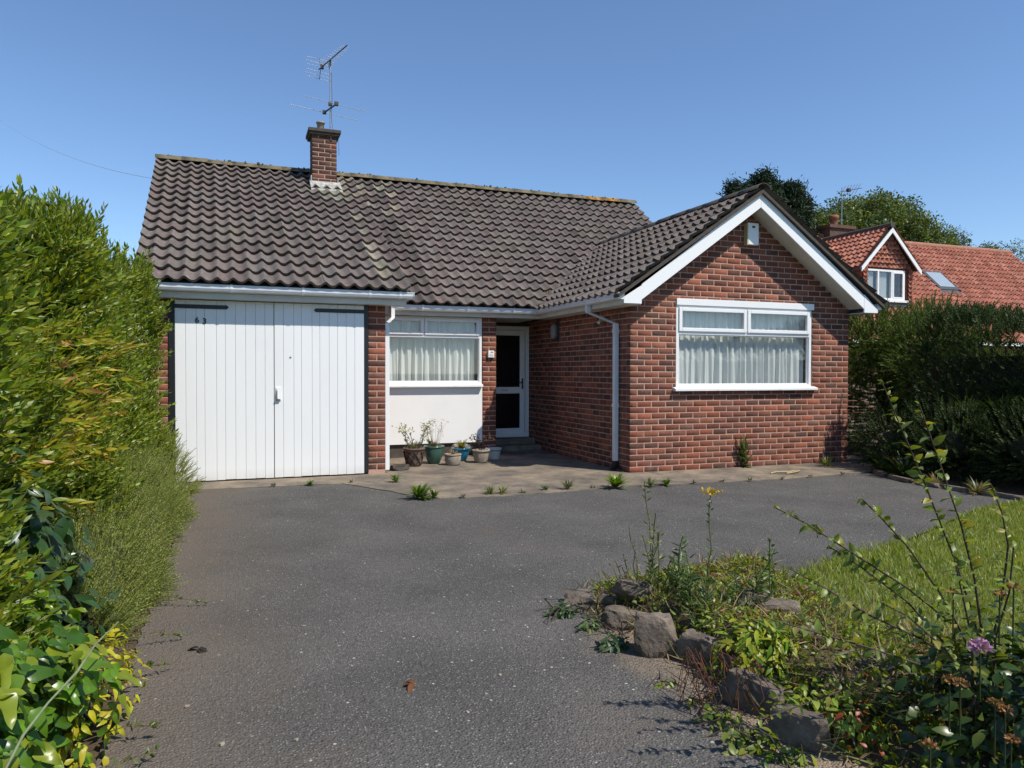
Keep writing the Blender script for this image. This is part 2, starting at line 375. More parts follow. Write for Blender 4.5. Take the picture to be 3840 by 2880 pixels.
# ================================================================== the setting
def wobble(poly, step, amp, seed):
    r = np.random.RandomState(seed); out = []
    for i, a in enumerate(poly):
        a = np.array(a, float); b = np.array(poly[(i+1) % len(poly)], float); n = max(1, int(np.linalg.norm(b-a)/step))
        for k in range(n):
            p = a+(b-a)*k/n; out.append(tuple(p+(r.uniform(-amp, amp, 2) if k else 0)))
    return out
def sheet(name, poly, z, mat, thick=0.):
    m = MB()
    if thick: m.prism(poly, z-thick, z)
    else: m.add([(a, b, z) for a, b in poly], [tuple(range(len(poly)))])
    o = m.build(name, mat); o['kind'] = 'structure'; return o
sheet('ground', [(-500, -500), (500, -500), (500, 500), (-500, 500)], -.05, MT['field'])
sheet('border_soil', [(-12, -14), (-5.2, -14), (-5.2, 1.0), (-12, 1.0)], -.014, MT['soil'])
sheet('border_soil', [(2.5, -3.3), (2.5, -.6), (3.9, .2), (3.9, 9), (14, 9), (14, -14), (3.4, -14)], -.014, MT['soil'])
DRV = [(-5.55, -16), (-5.53, -5), (-5.56, -1), (-5.63, .55), (-3.3, .6), (3.2, -.9), (2.86, -1.95), (2.92, -3.40), (2.0, -3.53), (.19, -4.29), (-.92, -4.6),
       (-1.55, -4.85), (-2.0, -5.0), (-2.4, -5.2), (-2.4, -16)]
sheet('driveway', wobble(DRV, .07, .018, 1), 0., MT['asphalt'])
APR = [(-6.2, .49), (-5.63, .48), (-4.82, .44), (-3.84, .39), (-3.45, -.3), (-3.30, -.64), (-2.99, -1.07), (-2.2, -1.17), (-1.44, -1.11), (-.57, -.99), (.29, -1.10), (1.67, -1.18),
       (3.24, -1.04), (4.0, -.55), (4.6, .4), (4.6, 9.5), (-6.2, 9.5)]
sheet('concrete_apron', wobble(APR, .09, .014, 2), .008, MT['concrete'], .05)
LAWN = [(2.85, -3.50), (2.0, -3.62), (.22, -4.37), (-.90, -4.68), (-1.5, -4.86), (-1.85, -5.3), (-1.95, -6.2), (-2.0, -9.5), (6, -9.5), (4.6, -3.2)]
sheet('lawn', wobble(LAWN, .08, .02, 3), .035, MT['lawn'], .08)
# rockery mound of soil between the two rows of stones
def mound_xs(y):
    return (np.interp(-y, [4.6, 4.8, 5.2, 6.2, 9], [-2.95, -3.2, -3.08, -2.98, -2.95]), np.interp(-y, [4.6, 5.0, 5.6, 9], [-1.5, -1.75, -1.9, -1.9]))
def mound_z(x, y):
    x0, x1 = mound_xs(y); s = min(1, max(0, (x-x0)/(x1-x0))); j = max(0, (-4.62-y)/(4.4/60)); e = min(1, min(s, 1-s)*7)*min(1, j/5)
    return -.012+.15*e*(1+.25*math.sin(3*y+4*s))
def mound():
    nx, ny = 28, 60; V = []; F = []; r = np.random.RandomState(3)
    for j in range(ny+1):
        y = -4.62-j*(4.4/ny); x0, x1 = mound_xs(y)
        for i in range(nx+1):
            x = x0+(x1-x0)*i/nx; z = mound_z(x, y); V.append((x, y, z+r.uniform(0, .018)*(z > 0)))
    for j in range(ny):
        for i in range(nx):
            a = j*(nx+1)+i; F.append((a, a+1, a+nx+2, a+nx+1))
    o = MB().add(V, F, True).build('rockery_bed', MT['soil']); o['kind'] = 'structure'
mound()

# ================================================================== the bungalow
HOUSE = thing('bungalow', 'red brick bungalow with brown pantiled roof, white garage doors and front gable', 'house', (0, 2, 0))
EZ = 2.45                                   # gutter height
XE0, XE1, WX = -.35, 4.236, 3.886           # wing eaves, wing width
RX, RZ = 1.943, 3.965                        # wing ridge
MY, GY = 2.5, .80                           # middle and garage eaves (gutter front)
RY, RZM = 6.2, 5.29                         # main ridge
EW = 2.405                                  # wing eave
XM = -2.90                                  # where the garage roof ends
# --- wall cores (mortar), bricks stand 6 mm proud of them
J = .004
def core(name, m, mat='mortar'): return m.build(name, MT[mat], HOUSE)
wx0, wx1, wz0, wz1 = .735, 3.175, 1.13, 2.445
m = MB()
def gable_poly(x0, x1):
    zt = lambda x: 2.36+.70*(min(x, WX-x))
    pts = [(x0, 2.40), (x1, 2.40)]
    return pts
m.box(J, wx0, J, .22, -.05, 2.40); m.box(wx1, WX-J, J, .22, -.05, 2.40); m.box(wx0, wx1, J, .22, -.05, wz0)
m.prism([(J, 2.40), (WX-J, 2.40), (WX-J, 2.43), (RX, 3.79), (J, 2.43)], J, .22, 1)
W_GABLE = core('wall', m)
W_SIDE = core('wall', MB().box(J, .22, .22, 3.76, -.05, 2.36))
W_GP0 = core('wall', MB().box(-6.08+J, -5.85, 1.09+J, 1.3, -.05, 2.36)); W_GP = core('wall', MB().box(-3.40, -3.17-J, 1.09+J, 1.3, -.05, 2.36))
W_NP = core('wall', MB().box(-1.225+J, -.985-J, 2.75+J, 3.72, -.05, 2.40))
# unseen walls, back and sides, with brick texture
tb = NT('plain_brickwork'); bt = tb.n('TexBrick'); bt.inputs['Scale'].default_value = 1; bt.inputs['Brick Width'].default_value = .2286; bt.inputs['Row Height'].default_value = .0825; bt.inputs['Mortar Size'].default_value = .005
bt.inputs['Color1'].default_value = (.26, .085, .055, 1); bt.inputs['Color2'].default_value = (.16, .06, .05, 1); bt.inputs['Mortar'].default_value = (.42, .27, .21, 1)
sx = tb.n('SeparateXYZ'); tb.l(tb.pos(), sx.inputs[0]); cb = tb.n('CombineXYZ'); tb.l(tb.math('ADD', sx.outputs[0], sx.outputs[1]), cb.inputs[0]); tb.l(sx.outputs[2], cb.inputs[1]); tb.l(cb.outputs[0], bt.inputs['Vector'])
tb.bsdf(bt.outputs[0], .93, .2); MT['plainbrick'] = tb.m
m = MB(); m.box(WX-.22, WX, .22, 9.6, -.05, 2.40); m.box(-6.08, WX-.22, 9.4, 9.6, -.05, 2.40); m.box(-6.08, -5.86, 1.3, 9.4, -.05, 2.40); m.box(-3.39, -3.17, 1.3, 2.75, -.05, 2.36)
m.prism([(1.0, 2.40), (9.6, 2.40), (6.2, 5.15)], -6.06, -5.9, 0); m.prism([(2.7, 2.40), (9.6, 2.40), (6.2, 5.15)], 3.2, 3.4, 0)
m.prism([(.95, 2.42), (2.62, 2.42), (6.1, 5.2)], XM-.12, XM-.05, 0)
m.build('wall', MT['plainbrick'], HOUSE)
# ceiling, so rooms stay dark
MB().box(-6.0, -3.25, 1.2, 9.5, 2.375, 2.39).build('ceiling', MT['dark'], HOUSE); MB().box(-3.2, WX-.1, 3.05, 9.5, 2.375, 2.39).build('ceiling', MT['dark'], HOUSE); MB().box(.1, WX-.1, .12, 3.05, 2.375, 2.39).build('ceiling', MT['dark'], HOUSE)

def chamfer_brick(r):
    L, D, H, c = .2186, .10, .0725, .004
    bm = bmesh.new(); bmesh.ops.create_cube(bm, size=1)
    for v in bm.verts: v.co = (v.co.x*L, v.co.y*D+D/2, v.co.z*H)
    bmesh.ops.bevel(bm, geom=[e for e in bm.edges if min(v.co.y for v in e.verts) < .001], offset=c, segments=1, affect='EDGES')
    for v in bm.verts: v.co += Vector(r.uniform(-.0013, .0013, 3))
    bmesh.ops.delete(bm, geom=[f for f in bm.faces if f.calc_center_median().y > D*.98], context='FACES')
    bmesh.ops.triangulate(bm, faces=bm.faces); bm.verts.index_update()
    V = np.array([v.co[:] for v in bm.verts]); F = np.array([[v.index for v in f.verts] for f in bm.faces]); bm.free(); return V, F
BR_COL = [(a*.92, b*1.05, c*1.0) for a, b, c in [(.29, .088, .056), (.26, .080, .053), (.31, .098, .06), (.235, .076, .052), (.205, .072, .054), (.175, .068, .050), (.135, .062, .048), (.27, .095, .065), (.33, .105, .066), (.22, .068, .046), (.25, .10, .075), (.18, .06, .045)]]
BV = []
for i in range(30):
    r = np.random.RandomState(100+i); V, F = chamfer_brick(r); BV.append((V, F, np.tile(vary(BR_COL[i % 12] if i < 24 else (.105, .054, .042), r, .12, .08), (len(V), 1))))
BRICKS = []
def lay(owner, o, u, inw, width, z0, z1, allow=None, seed=0, first=0, dark=0.):
    """stretcher bond from corner o; allow(zmid) gives the list of free intervals along u"""
    r = np.random.RandomState(seed); o = np.array(o, float); u = np.array(u, float); inw = np.array(inw, float); k = 0; z = z0
    while z < z1-.03:
        hgt = min(.0825, z1-z)
        for a, b in (allow(z+.041) if allow else [(0, width)]):
            e = [x for x in np.arange(-1, width/.2286+2)*.2286+(.1143 if (k+first) % 2 else 0) if a+.03 < x < b-.03]
            e = [a]+e+[b]
            for p, q in zip(e[:-1], e[1:]):
                ga, gb = (0. if p == a else .0065), (0. if q == b else .0065); ln = q-p-ga-gb
                if ln < .03: continue
                c = o+u*((p+ga+q-gb)/2)+np.array([0, 0, z+hgt/2])+inw*r.uniform(-.0015, .0018)
                tl = r.normal(0, .004)
                M = mat4(u*ln/.2186+np.array([0, 0, tl*.2]), inw, np.array([0, 0, (hgt-.0125)/.0725]), c)
                BRICKS.append((int(r.randint(24)) if r.rand() > dark else (int(24+r.randint(6)) if dark > .5 else int(r.choice([5, 6, 17, 18]))), M, owner, math.sqrt(ln*.07)))
        z += .0825; k += 1
def gable_allow(z):
    lo = max(0., (z-2.38)/.713); hi = WX-lo
    if hi-lo < .15: return []
    return [(lo, wx0), (wx1, hi)] if wz0-.01 < z < wz1-.04 else [(lo, hi)]
lay(W_GABLE, (0, 0, 0), (1, 0, 0), (0, 1, 0), WX, 0, 3.8, gable_allow, 1)
lay(W_SIDE, (0, 3.76, 0), (0, -1, 0), (1, 0, 0), 3.65, 0, 2.33, None, 2, dark=.1)
lay(W_GP0, (-6.08, 1.09, 0), (1, 0, 0), (0, 1, 0), .225, 0, 2.31, None, 3)
lay(W_GP, (-3.398, 1.09, .06), (1, 0, 0), (0, 1, 0), .228, 0, 2.25, None, 4, 1)
lay(W_NP, (-1.225, 2.75, 0), (1, 0, 0), (0, 1, 0), .24, 0, 2.31, None, 5)
lay(W_NP, (-.985, 2.86, 0), (0, 1, 0), (-1, 0, 0), .86, 0, 2.31, None, 6)
# chimney
CX0, CX1, CY0, CY1, CZ0, CZ1 = -3.725, -3.275, 5.40, 5.86, 4.55, 5.86
CHIM = core('chimney', MB().box(CX0+J, CX1-J, CY0+J, CY1-J, CZ0, CZ1))
lay(CHIM, (CX0, CY0, CZ0), (1, 0, 0), (0, 1, 0), CX1-CX0, 0, CZ1-CZ0, None, 7, dark=.93)
lay(CHIM, (CX0, CY1, CZ0), (0, -1, 0), (1, 0, 0), CY1-CY0-.1, 0, CZ1-CZ0, None, 8, dark=.93)
lay(CHIM, (CX1, CY0+.1, CZ0), (0, 1, 0), (-1, 0, 0), CY1-CY0-.1, 0, CZ1-CZ0, None, 9, dark=.93)
MB().box(CX0-.05, CX1+.05, CY0-.05, CY1+.05, CZ1, CZ1+.045).box(CX0-.075, CX1+.075, CY0-.075, CY1+.075, CZ1+.045, CZ1+.11).build('cap', MT['cap'], CHIM, .008)
MB().lathe([(.17, 0), (.15, .03), (.10, .045)], 18, (-3.55, 5.63, CZ1+.11)).build('mortar_flaunching', MT['cap'], CHIM)
MB().lathe([(.065, 0), (.066, .15), (.082, .155), (.082, .185), (.062, .19), (.05, .1), (.0, .08)], 20, (-3.55, 5.63, CZ1+.13)).build('pot', MT['flue'], CHIM)
pieces(BRICKS, BV, MT['brick'], 'brick', lambda o: o, 'brickwork', HOUSE, 300)

# --- roofs: deck planes with single pantiles
def tile_variants(cols, n, amp, seed, lip=.046, tilt=.050):
    out = []
    for i in range(n):
        r = np.random.RandomState(seed+i); xs = np.linspace(-.03, 1.03, 10); V = []; F = []
        pr = amp*np.cos(2*np.pi*xs)+amp*.25*np.cos(4*np.pi*xs)*.6
        for y, dz in ((-.04, tilt), (1.06, 0.)): V += [(x, y, z+dz+r.uniform(-.001, .001)) for x, z in zip(xs, pr)]
        k = len(xs)
        for a in range(k-1): F += [(a, a+1, a+k+1), (a, a+k+1, a+k)]
        b = len(V); V += [(x, -.04, z+tilt) for x, z in zip(xs, pr)]+[(x, .035, z+tilt-lip) for x, z in zip(xs, pr)]
        for a in range(k-1): F += [(b+a, b+a+k, b+a+k+1), (b+a, b+a+k+1, b+a+1)]
        V = np.array(V); out.append((V, np.array(F), np.tile(vary(cols[i % len(cols)], r, .13, .05), (len(V), 1))))
    return out
TCOL = [(.180, .148, .134), (.165, .136, .124), (.192, .157, .141), (.155, .126, .113), (.176, .148, .132)]
TV = tile_variants(TCOL, 20, .026, 200)+tile_variants([(.30, .27, .205), (.26, .232, .175), (.22, .195, .155), (.32, .29, .235)], 8, .026, 260)+tile_variants([(.118, .096, .088)], 4, .026, 280)
TILES = []
def roof_patch(owner, E0, E1, R0, R1, nc, nr, seed, nv=20, skip=None, store=None, lift=.03, pick=None):
    E0, E1, R0, R1 = [np.array(a, float) for a in (E0, E1, R0, R1)]; r = np.random.RandomState(seed); st = TILES if store is None else store
    P = lambda a, b: (E0*(1-a)+E1*a)*(1-b)+(R0*(1-a)+R1*a)*b
    for j in range(nr):
        for i in range(nc):
            a, b = i/nc, j/nr; p = P(a, b); X = P((i+1)/nc, b)-p; Y = P(a, (j+1)/nr)-p; n = np.cross(X, Y); n /= np.linalg.norm(n)
            if skip and skip(p+X*.5+Y*.5): continue
            rot = r.normal(0, .006)
            M = mat4(X+Y*rot, Y, n, p+n*(lift+r.uniform(-.003, .003))); st.append((int(r.randint(nv)) if not pick else pick(p+X*.5+Y*.5, r), M, owner, math.sqrt(np.linalg.norm(X)*np.linalg.norm(Y))))
def under(p, pl):  # below plane (origin, normal)
    return (p-pl[0])@pl[1] < -.12
m = MB()
GE0, GE1 = (-6.20, GY, EZ), (XM, GY, EZ); GR0, GR1 = (-6.44, RY, RZM), (XM, RY, RZM)
ME0, ME1 = (XM, MY, EZ), (3.62, MY, EZ); MR0, MR1 = (XM, RY, RZM), (3.62, RY, RZM)
m.add([GE0, GE1, GR1, GR0], [(0, 1, 2, 3)]); m.add([ME0, ME1, MR1, MR0], [(0, 1, 2, 3)])
m.add([GR0, (3.62, RY, RZM), (3.62, 9.9, EZ), (-6.44, 9.9, EZ)], [(0, 1, 2, 3)])
ROOF = m.build('roof', MT['deck'], HOUSE)
yv = MY+(RZ-EZ)/((RZM-EZ)/(RY-MY))
m = MB().add([(XE0, -.30, EW), (XE0, MY+.3, EW), (RX, yv+.3, RZ), (RX, -.30, RZ)], [(0, 3, 2, 1)]).add([(XE1, -.30, EW), (XE1, 6, EW), (RX, 6, RZ), (RX, -.30, RZ)], [(0, 1, 2, 3)])
WROOF = m.build('roof', MT['deck'], HOUSE)
mn_ = np.cross(np.array([1., 0, 0]), np.array([0, RY-MY, RZM-EZ])); mn_ /= np.linalg.norm(mn_)
MPL = (np.array(ME0), mn_)
wl = np.array([-(RZ-EW), 0, RX-XE0]); wl /= np.linalg.norm(wl); wr = np.array([(RZ-EW), 0, RX-XE0]); wr /= np.linalg.norm(wr)
def weather_and_shade(p, r):
    k = r.rand()
    if -3.72 < p[0] < -3.0 and p[1] > 4.35 and k < .85: return 20+int(r.randint(8))          # lime washed down from the chimney
    if abs(p[0]+3.15) < .13 and k < .55: return 20+int(r.randint(8))
    if -3.0 < p[0] < -2.1 and p[1] > 4.9 and k < .35: return 20+int(r.randint(8))
    if -2.95 < p[0] < -2.2 and k < .7: return 28+int(r.randint(4))  # darker tiles paint in the shade of the steeper strip beside the garage roof
    return 28+int(r.randint(4)) if k > .96 else int(r.randint(20))
roof_patch(ROOF, GE0, GE1, GR0, GR1, 18, 16, 1, pick=weather_and_shade)
roof_patch(ROOF, ME0, ME1, MR0, MR1, 33, 17, 2, pick=weather_and_shade, skip=lambda p: p[2] < RZ-.1 and p[0] > XE0 and ((p-np.array([XE0, 0, EW]))@wl < -.10 and (p-np.array([XE1, 0, EW]))@wr < -.1))
roof_patch(WROOF, (XE0, 5.5, EW), (XE0, -.355, EW), (RX-.02, 5.5, RZ), (RX-.02, -.355, RZ), 29, 10, 3, skip=lambda p: under(p, MPL))
roof_patch(WROOF, (XE1, -.355, EW), (XE1, 5.5, EW), (RX+.02, -.355, RZ), (RX+.02, 5.5, RZ), 29, 10, 4, skip=lambda p: under(p, MPL))
roof_patch(ROOF, (3.62, 9.9, EZ), (-6.44, 9.9, EZ), (3.62, RY, RZM), (-6.44, RY, RZM), 50, 17, 5)
pieces(TILES, TV, MT['tile'], 'tile', lambda o: o, 'tiling', HOUSE, 300)
# ridge tiles
def ridge(owner, a, b, n, mat, seed, r0=.13, sag=.4, orange=()):
    a = np.array(a, float); b = np.array(b, float); d = (b-a)/n; t = d/np.linalg.norm(d); s = np.cross(t, (0, 0, 1.)); r = np.random.RandomState(seed)
    for i in range(n):
        p = a+d*i; q = p+d*1.02; V = []; F = []; k = 8; off = np.array([0, 0, r.uniform(-.008, .008)])
        for e, (c, rr) in enumerate(((p, r0), (q, r0*1.0))):
            for rad in (rr, rr-.016):
                for j in range(k+1):
                    an = math.pi*(j/k)*.86+math.pi*.07; V.append(c+off+s*rad*1.15*math.cos(an)+np.array([0, 0, rad*(math.sin(an)-.45)]))
        K = k+1
        for j in range(k):
            F += [(j, j+1, 2*K+j+1, 2*K+j), (K+j, 3*K+j, 3*K+j+1, K+j+1), (j, K+j, K+j+1, j+1), (2*K+j, 2*K+j+1, 3*K+j+1, 3*K+j)]
        MB().add(V, F, True).build('ridge_tile', MT['ridge_orange'] if i in orange else mat, owner)
ridge(ROOF, (-6.46, RY, RZM+.055), (-3.80, RY, RZM+.055), 6, MT['ridge'], 1)
ridge(ROOF, (-3.80, RY, RZM+.055), (3.64, RY, RZM+.055), 17, MT['ridge'], 2, orange=(14, 15))
ridge(WROOF, (RX, -.365, RZ+.055), (RX, yv+.05, RZ+.055), 11, MT['cap'], 3, .115)
# moss tufts along the ridge, loose mortar at the chimney foot
r = np.random.RandomState(9); V = []
mm = MB()
for i in range(150):
    x = r.uniform(-6.3, 3.5); h = r.uniform(.006, .034)*(.5+.5*r.rand()); mm.lathe([(0, h), (h*.9, h*.5), (h*.8, -.03)], 6, (x, RY+r.uniform(-.11, -.0), RZM+.10+r.uniform(-.02, .02)))
MT['moss'] = simple('moss', (.055, .052, .02), .95, .4, 30, .5, 60)
o = mm.build('moss', MT['moss'], ROOF); o['kind'] = 'stuff'
sl = (RZM-EZ)/(RY-GY)
m = MB(); zr = lambda y: EZ+sl*(y-GY)
m.add([(CX0-.05, CY0-.28, zr(CY0-.28)+.05), (CX1+.08, CY0-.30, zr(CY0-.30)+.05), (CX1+.06, CY0+.02, zr(CY0)+.14), (CX0-.05, CY0+.02, zr(CY0)+.14), (CX0-.05, CY0-.28, zr(CY0-.28)), (CX1+.08, CY0-.30, zr(CY0-.3)), (CX1+.06, CY0+.02, zr(CY0)), (CX0-.05, CY0+.02, zr(CY0))],
      [(0, 1, 2, 3), (0, 4, 5, 1), (1, 5, 6, 2), (3, 7, 4, 0)])
m.box(CX0-.03, CX0-.008, CY0-.02, CY1+.1, zr(CY0)-.1, zr(CY0)+.22); m.box(CX1+.008, CX1+.03, CY0-.02, CY1+.1, zr(CY0)-.1, zr(CY0)+.22)
m.build('flashing', MT['flash'], CHIM, .006)

# dry weeds and litter caught in the valley and the gutter corner
def valley_litter():
    r = np.random.RandomState(19); P = []
    for i in range(9):
        t = i/9*.62; b = np.array([XE0+.06+(RX-XE0)*t, MY+.08+(yv-MY)*t, EZ+.07+(RZ-EZ)*t])+r.normal(0, .03, 3)*[1, 1, .3]
        for k in range(26 if i == 0 else 12):
            v, f, c = leaf(.07*r.uniform(.5, 1.6), .012, .1, .4, 2, vary([(.42, .36, .25), (.30, .25, .15), (.55, .52, .44)][r.randint(3)], r))
            P.append((v@np.array(orient(np.array([[r.normal(0, .6), r.normal(0, .6)-.2, .9]]), r)[0]).T+b, f, c))
    link('valley_litter', np_mesh('valley_litter', *merge(P), MT['dryleaf']), ROOF)['kind'] = 'stuff'
valley_litter()
# --- barge boards, soffits, fascias
def barge(x0, x1, z0, z1, hgt, y0, y1):      # board along the slope, lower edge from (x0,z0) to (x1,z1)
    return MB().prism([(x0, z0), (x1, z1), (x1, z1+hgt), (x0, z0+hgt)], y0, y1, 1)
zl = lambda x: 2.365+.713*(x if x < RX else WX-x)
barge(0, RX-.001, zl(0), zl(RX), .205, -.30, -.275).build('barge_board', MT['barge'], HOUSE, .002)
barge(RX+.001, WX, zl(RX), zl(WX), .205, -.30, -.275).build('barge_board', MT['barge'], HOUSE, .002)
for sgn, xa, xb in ((1, -.27, -.001), (-1, WX+.001, WX+.27)):
    zt = (lambda x: zl(x)+.19) if sgn > 0 else (lambda x: 2.365+.713*(WX-x)+.19)
    za = max(2.33, zt(xa)); zb = max(2.33, zt(xb))
    MB().prism([(xa, 2.31), (xb, 2.31), (xb, zb), (xa, za+.03)], -.302, -.277, 1).build('box_end', MT['barge'], HOUSE, .002)
MB().prism([(0, zl(0)+.01), (RX, zl(RX)+.01), (RX, zl(RX)+.03), (0, zl(0)+.03)], -.275, J, 1).prism([(RX, zl(RX)+.01), (WX, zl(WX)+.01), (WX, zl(WX)+.03), (RX, zl(RX)+.03)], -.275, J, 1).build('gable_soffit', MT['soffit'], HOUSE)
# cement verge under the edge tiles
MB().prism([(XE0-.02, EW-.025), (RX, zl(RX)+.195), (RX, RZ+.03), (XE0-.02, EW+.02)], -.345, -.20, 1).prism([(RX, zl(RX)+.195), (XE1+.02, EW-.025), (XE1+.02, EW+.02), (RX, RZ+.03)], -.345, -.20, 1).build('verge', MT['cap'], HOUSE)
MB().prism([(-6.22, EZ-.03), (-6.22, EZ+.03), (-6.46, RZM+.03), (-6.46, RZM-.03)][::1], GY, GY+.001, 1)
m = MB().add([(-6.21, GY, EZ-.06), (-6.21, GY, EZ+.03), (-6.45, RY, RZM+.03), (-6.45, RY, RZM-.06), (-6.12, GY, EZ-.06), (-6.12, GY, EZ+.03), (-6.36, RY, RZM+.03), (-6.36, RY, RZM-.06)],
             [(0, 1, 2, 3), (4, 7, 6, 5), (0, 4, 5, 1), (0, 3, 7, 4), (1, 5, 6, 2)]); m.build('verge', MT['cap'], HOUSE)
MB().box(-6.18, XM-.02, GY+.11, GY+.13, 2.29, 2.44).build('fascia', MT['soffit'], HOUSE)
MB().box(-6.18, XM-.02, GY+.13, 1.09-.002, 2.29, 2.305).build('soffit', MT['soffit'], HOUSE)
MB().box(XM-.3, -.26, MY+.11, MY+.13, 2.30, 2.44).build('fascia', MT['soffit'], HOUSE)
MB().box(XM-.3, -.26, MY+.13, 2.748, 2.30, 2.315).box(-1.0, -.05, 2.748, 3.76, 2.30, 2.315).build('soffit', MT['soffit'], HOUSE)
MB().box(-.26, -.24, -.27, MY+.13, 2.30, 2.44).build('fascia', MT['soffit'], HOUSE)
MB().box(-.24, -.001, -.27, 3.76, 2.30, 2.315).build('soffit', MT['soffit'], HOUSE)
MB().box(WX+.24, WX+.26, -.27, 6, 2.30, 2.44).box(WX+.001, WX+.24, -.27, 6, 2.30, 2.315).build('fascia', MT['soffit'], HOUSE)
# gutters: profile (distance from fascia front, z)
PRO = [(0, 0), (0, -.012), (.006, -.012), (.008, -.05), (.022, -.078), (.05, -.088), (.09, -.088), (.11, -.08), (.11, 0), (.104, 0), (.104, -.074), (.09, -.081), (.05, -.081), (.028, -.072), (.014, -.046), (.012, 0)]
def gutter_x(x0, x1, y, z, brk, parent=HOUSE):
    g = MB().extrude_x([(y+a, z+b) for a, b in PRO], x0, x1).build('gutter', MT['gutter'], parent)
    for x in brk: MB().extrude_x([(y-.006+a*1.06, z+.004+b*1.07) for a, b in PRO], x-.016, x+.016).build('bracket', MT['upvc'], g)
    MB().extrude_x([(y-.002, z), (y, z-.05), (y+.022, z-.085), (y+.10, z-.09), (y+.112, z)], x0-.006, x0).extrude_x([(y-.002, z), (y, z-.05), (y+.022, z-.085), (y+.10, z-.09), (y+.112, z)], x1, x1+.006).build('stop_end', MT['upvc'], g)
    return g
gutter_x(-6.16, XM+.06, GY, EZ+.005, [-5.12, -4.27, -3.42, -3.02])
gutter_x(-2.80, XE0-.02, MY, EZ, [-2.30, -1.55, -.75])
def gutter_y(y0, y1, x, z, sgn, brk):
    prof = [(x+sgn*a, z+b) for a, b in PRO]; n = len(prof)
    def ext(pr, a, b): return MB().add([(p, a, q) for p, q in pr]+[(p, b, q) for p, q in pr], [(i, (i+1) % n, (i+1) % n+n, i+n) for i in range(n)]+[tuple(range(n))[::-1], tuple(range(n, 2*n))])
    g = ext(prof, y0, y1).build('gutter', MT['gutter'], HOUSE)
    for y in brk: ext([(x-sgn*.006+sgn*a*1.06, z+.004+b*1.07) for a, b in PRO], y-.016, y+.016).build('bracket', MT['gutter'], g)
    n = 4; 
    MB().add([(x-sgn*.004, y0-.008, z+.004), (x+sgn*.112, y0-.008, z+.004), (x+sgn*.10, y0-.008, z-.09), (x+sgn*.02, y0-.008, z-.085), (x-sgn*.004, y0, z+.004), (x+sgn*.112, y0, z+.004), (x+sgn*.10, y0, z-.09), (x+sgn*.02, y0, z-.085)],
             [(0, 1, 2, 3), (4, 7, 6, 5), (0, 4, 5, 1), (0, 3, 7, 4)]).build('stop_end', MT['upvc'], g)
gutter_y(-.29, MY+.09, XE0-.02, EZ, 1, [.25, 1.15, 1.9])
gutter_y(-.29, 6, WX+.37, EZ, -1, [.4, 1.4])
# downpipes (square section with two bends)
def sq_pipe(name, pts, w, mat, parent):
    m = MB(); vs = []
    for i, p in enumerate(pts):
        p = np.array(p, float); a = np.array([1, 0, 0.]); b = np.array([0, 1, 0.]); vs.append([p+(sa*a+sb*b)*w/2 for sa, sb in ((-1, -1), (1, -1), (1, 1), (-1, 1))])
    for A, B in zip(vs[:-1], vs[1:]): m.add(A+B, [(i, (i+1) % 4, (i+1) % 4+4, i+4) for i in range(4)])
    m.add(vs[0], [(0, 1, 2, 3)]); m.add(vs[-1], [(0, 1, 2, 3)]); return m.build(name, mat, parent, .006)
dp = sq_pipe('downpipe', [(-.30, .70, 2.41), (-.30, .70, 2.26), (-.045, .33, 2.08), (-.045, .33, .14)], .067, MT['gutter'], HOUSE)
MB().box(-.083, -.008, .292, .368, 1.95, 2.0).box(-.083, -.008, .292, .368, .9, .95).build('clip', MT['gutter'], dp)
sq_pipe('drain_shoe', [(-.045, .33, .14), (-.045, .33, .06), (-.12, .27, .02)], .07, MT['black'], HOUSE)
dp = sq_pipe('downpipe', [(-2.78, 2.53, 2.38), (-2.78, 2.53, 2.24), (-3.135, 1.16, 2.06), (-3.135, 1.16, .05)], .06, MT['upvc'], HOUSE)

# --- windows
def pane(x0, x1, z0, z1, y, parent): return MB().box(x0, x1, y, y+.005, z0, z1).build('pane', MT['glass'], parent)
def window(x0, x1, z0, z1, y, sash, zt, lintel=0., sillx=.06, sill=.05):
    w = MB().ring(x0, x1, z0, z1, .045, y+.012, y+.08).box(x0+.045, x1-.045, y+.014, y+.078, zt-.03, zt+.03).build('window', MT['upvc'], HOUSE, .003)
    pane(x0+.045, x1-.045, z0+.045, zt-.03, y+.05, w)
    MB().ring(x0+.045, x1-.045, z0+.045, zt-.03, .014, y+.03, y+.06).build('bead', MT['upvc'], w, .002)
    if len(sash) > 1: MB().box(sash[0][1], sash[1][0], y+.013, y+.077, zt+.03, z1-.045).build('mullion', MT['upvc'], w, .003)
    for a, b in sash:
        s = MB().ring(a, b, zt+.012, z1-.03, .052, y-.008, y+.045).build('sash', MT['upvc'], w, .006)
        pane(a+.052, b-.052, zt+.064, z1-.082, y+.02, w)
    MB().prism([(y-.075, z0-.045), (y-.075, z0-.012), (y+.01, z0+.012), (y+.10, z0+.012), (y+.10, z0-.045)], x0-sillx, x1+sillx, 0).build('sill', MT['upvc'], w, .004)
    if lintel: MB().box(x0-.005, x1+.03, y-.012, y+.09, z1+.002, z1+lintel).build('lintel', MT['upvc'], w, .003)
    for kx in (.27, .73): MB().lathe([(.0, 0), (.007, 0), (.007, .003), (0, .003)], 8, (x0+(x1-x0)*kx, y-.0785, z0-.03)).build('drain_cap', MT['soffit'], w)
    return w
window(.745, 3.16, 1.175, 2.345, 0., [(.785, 1.945), (1.965, 3.115)], 1.965, .095)
window(-3.05, -1.235, 1.19, 2.295, 2.75, [(-3.01, -2.235), (-2.215, -1.285)], 1.985, 0, .0)
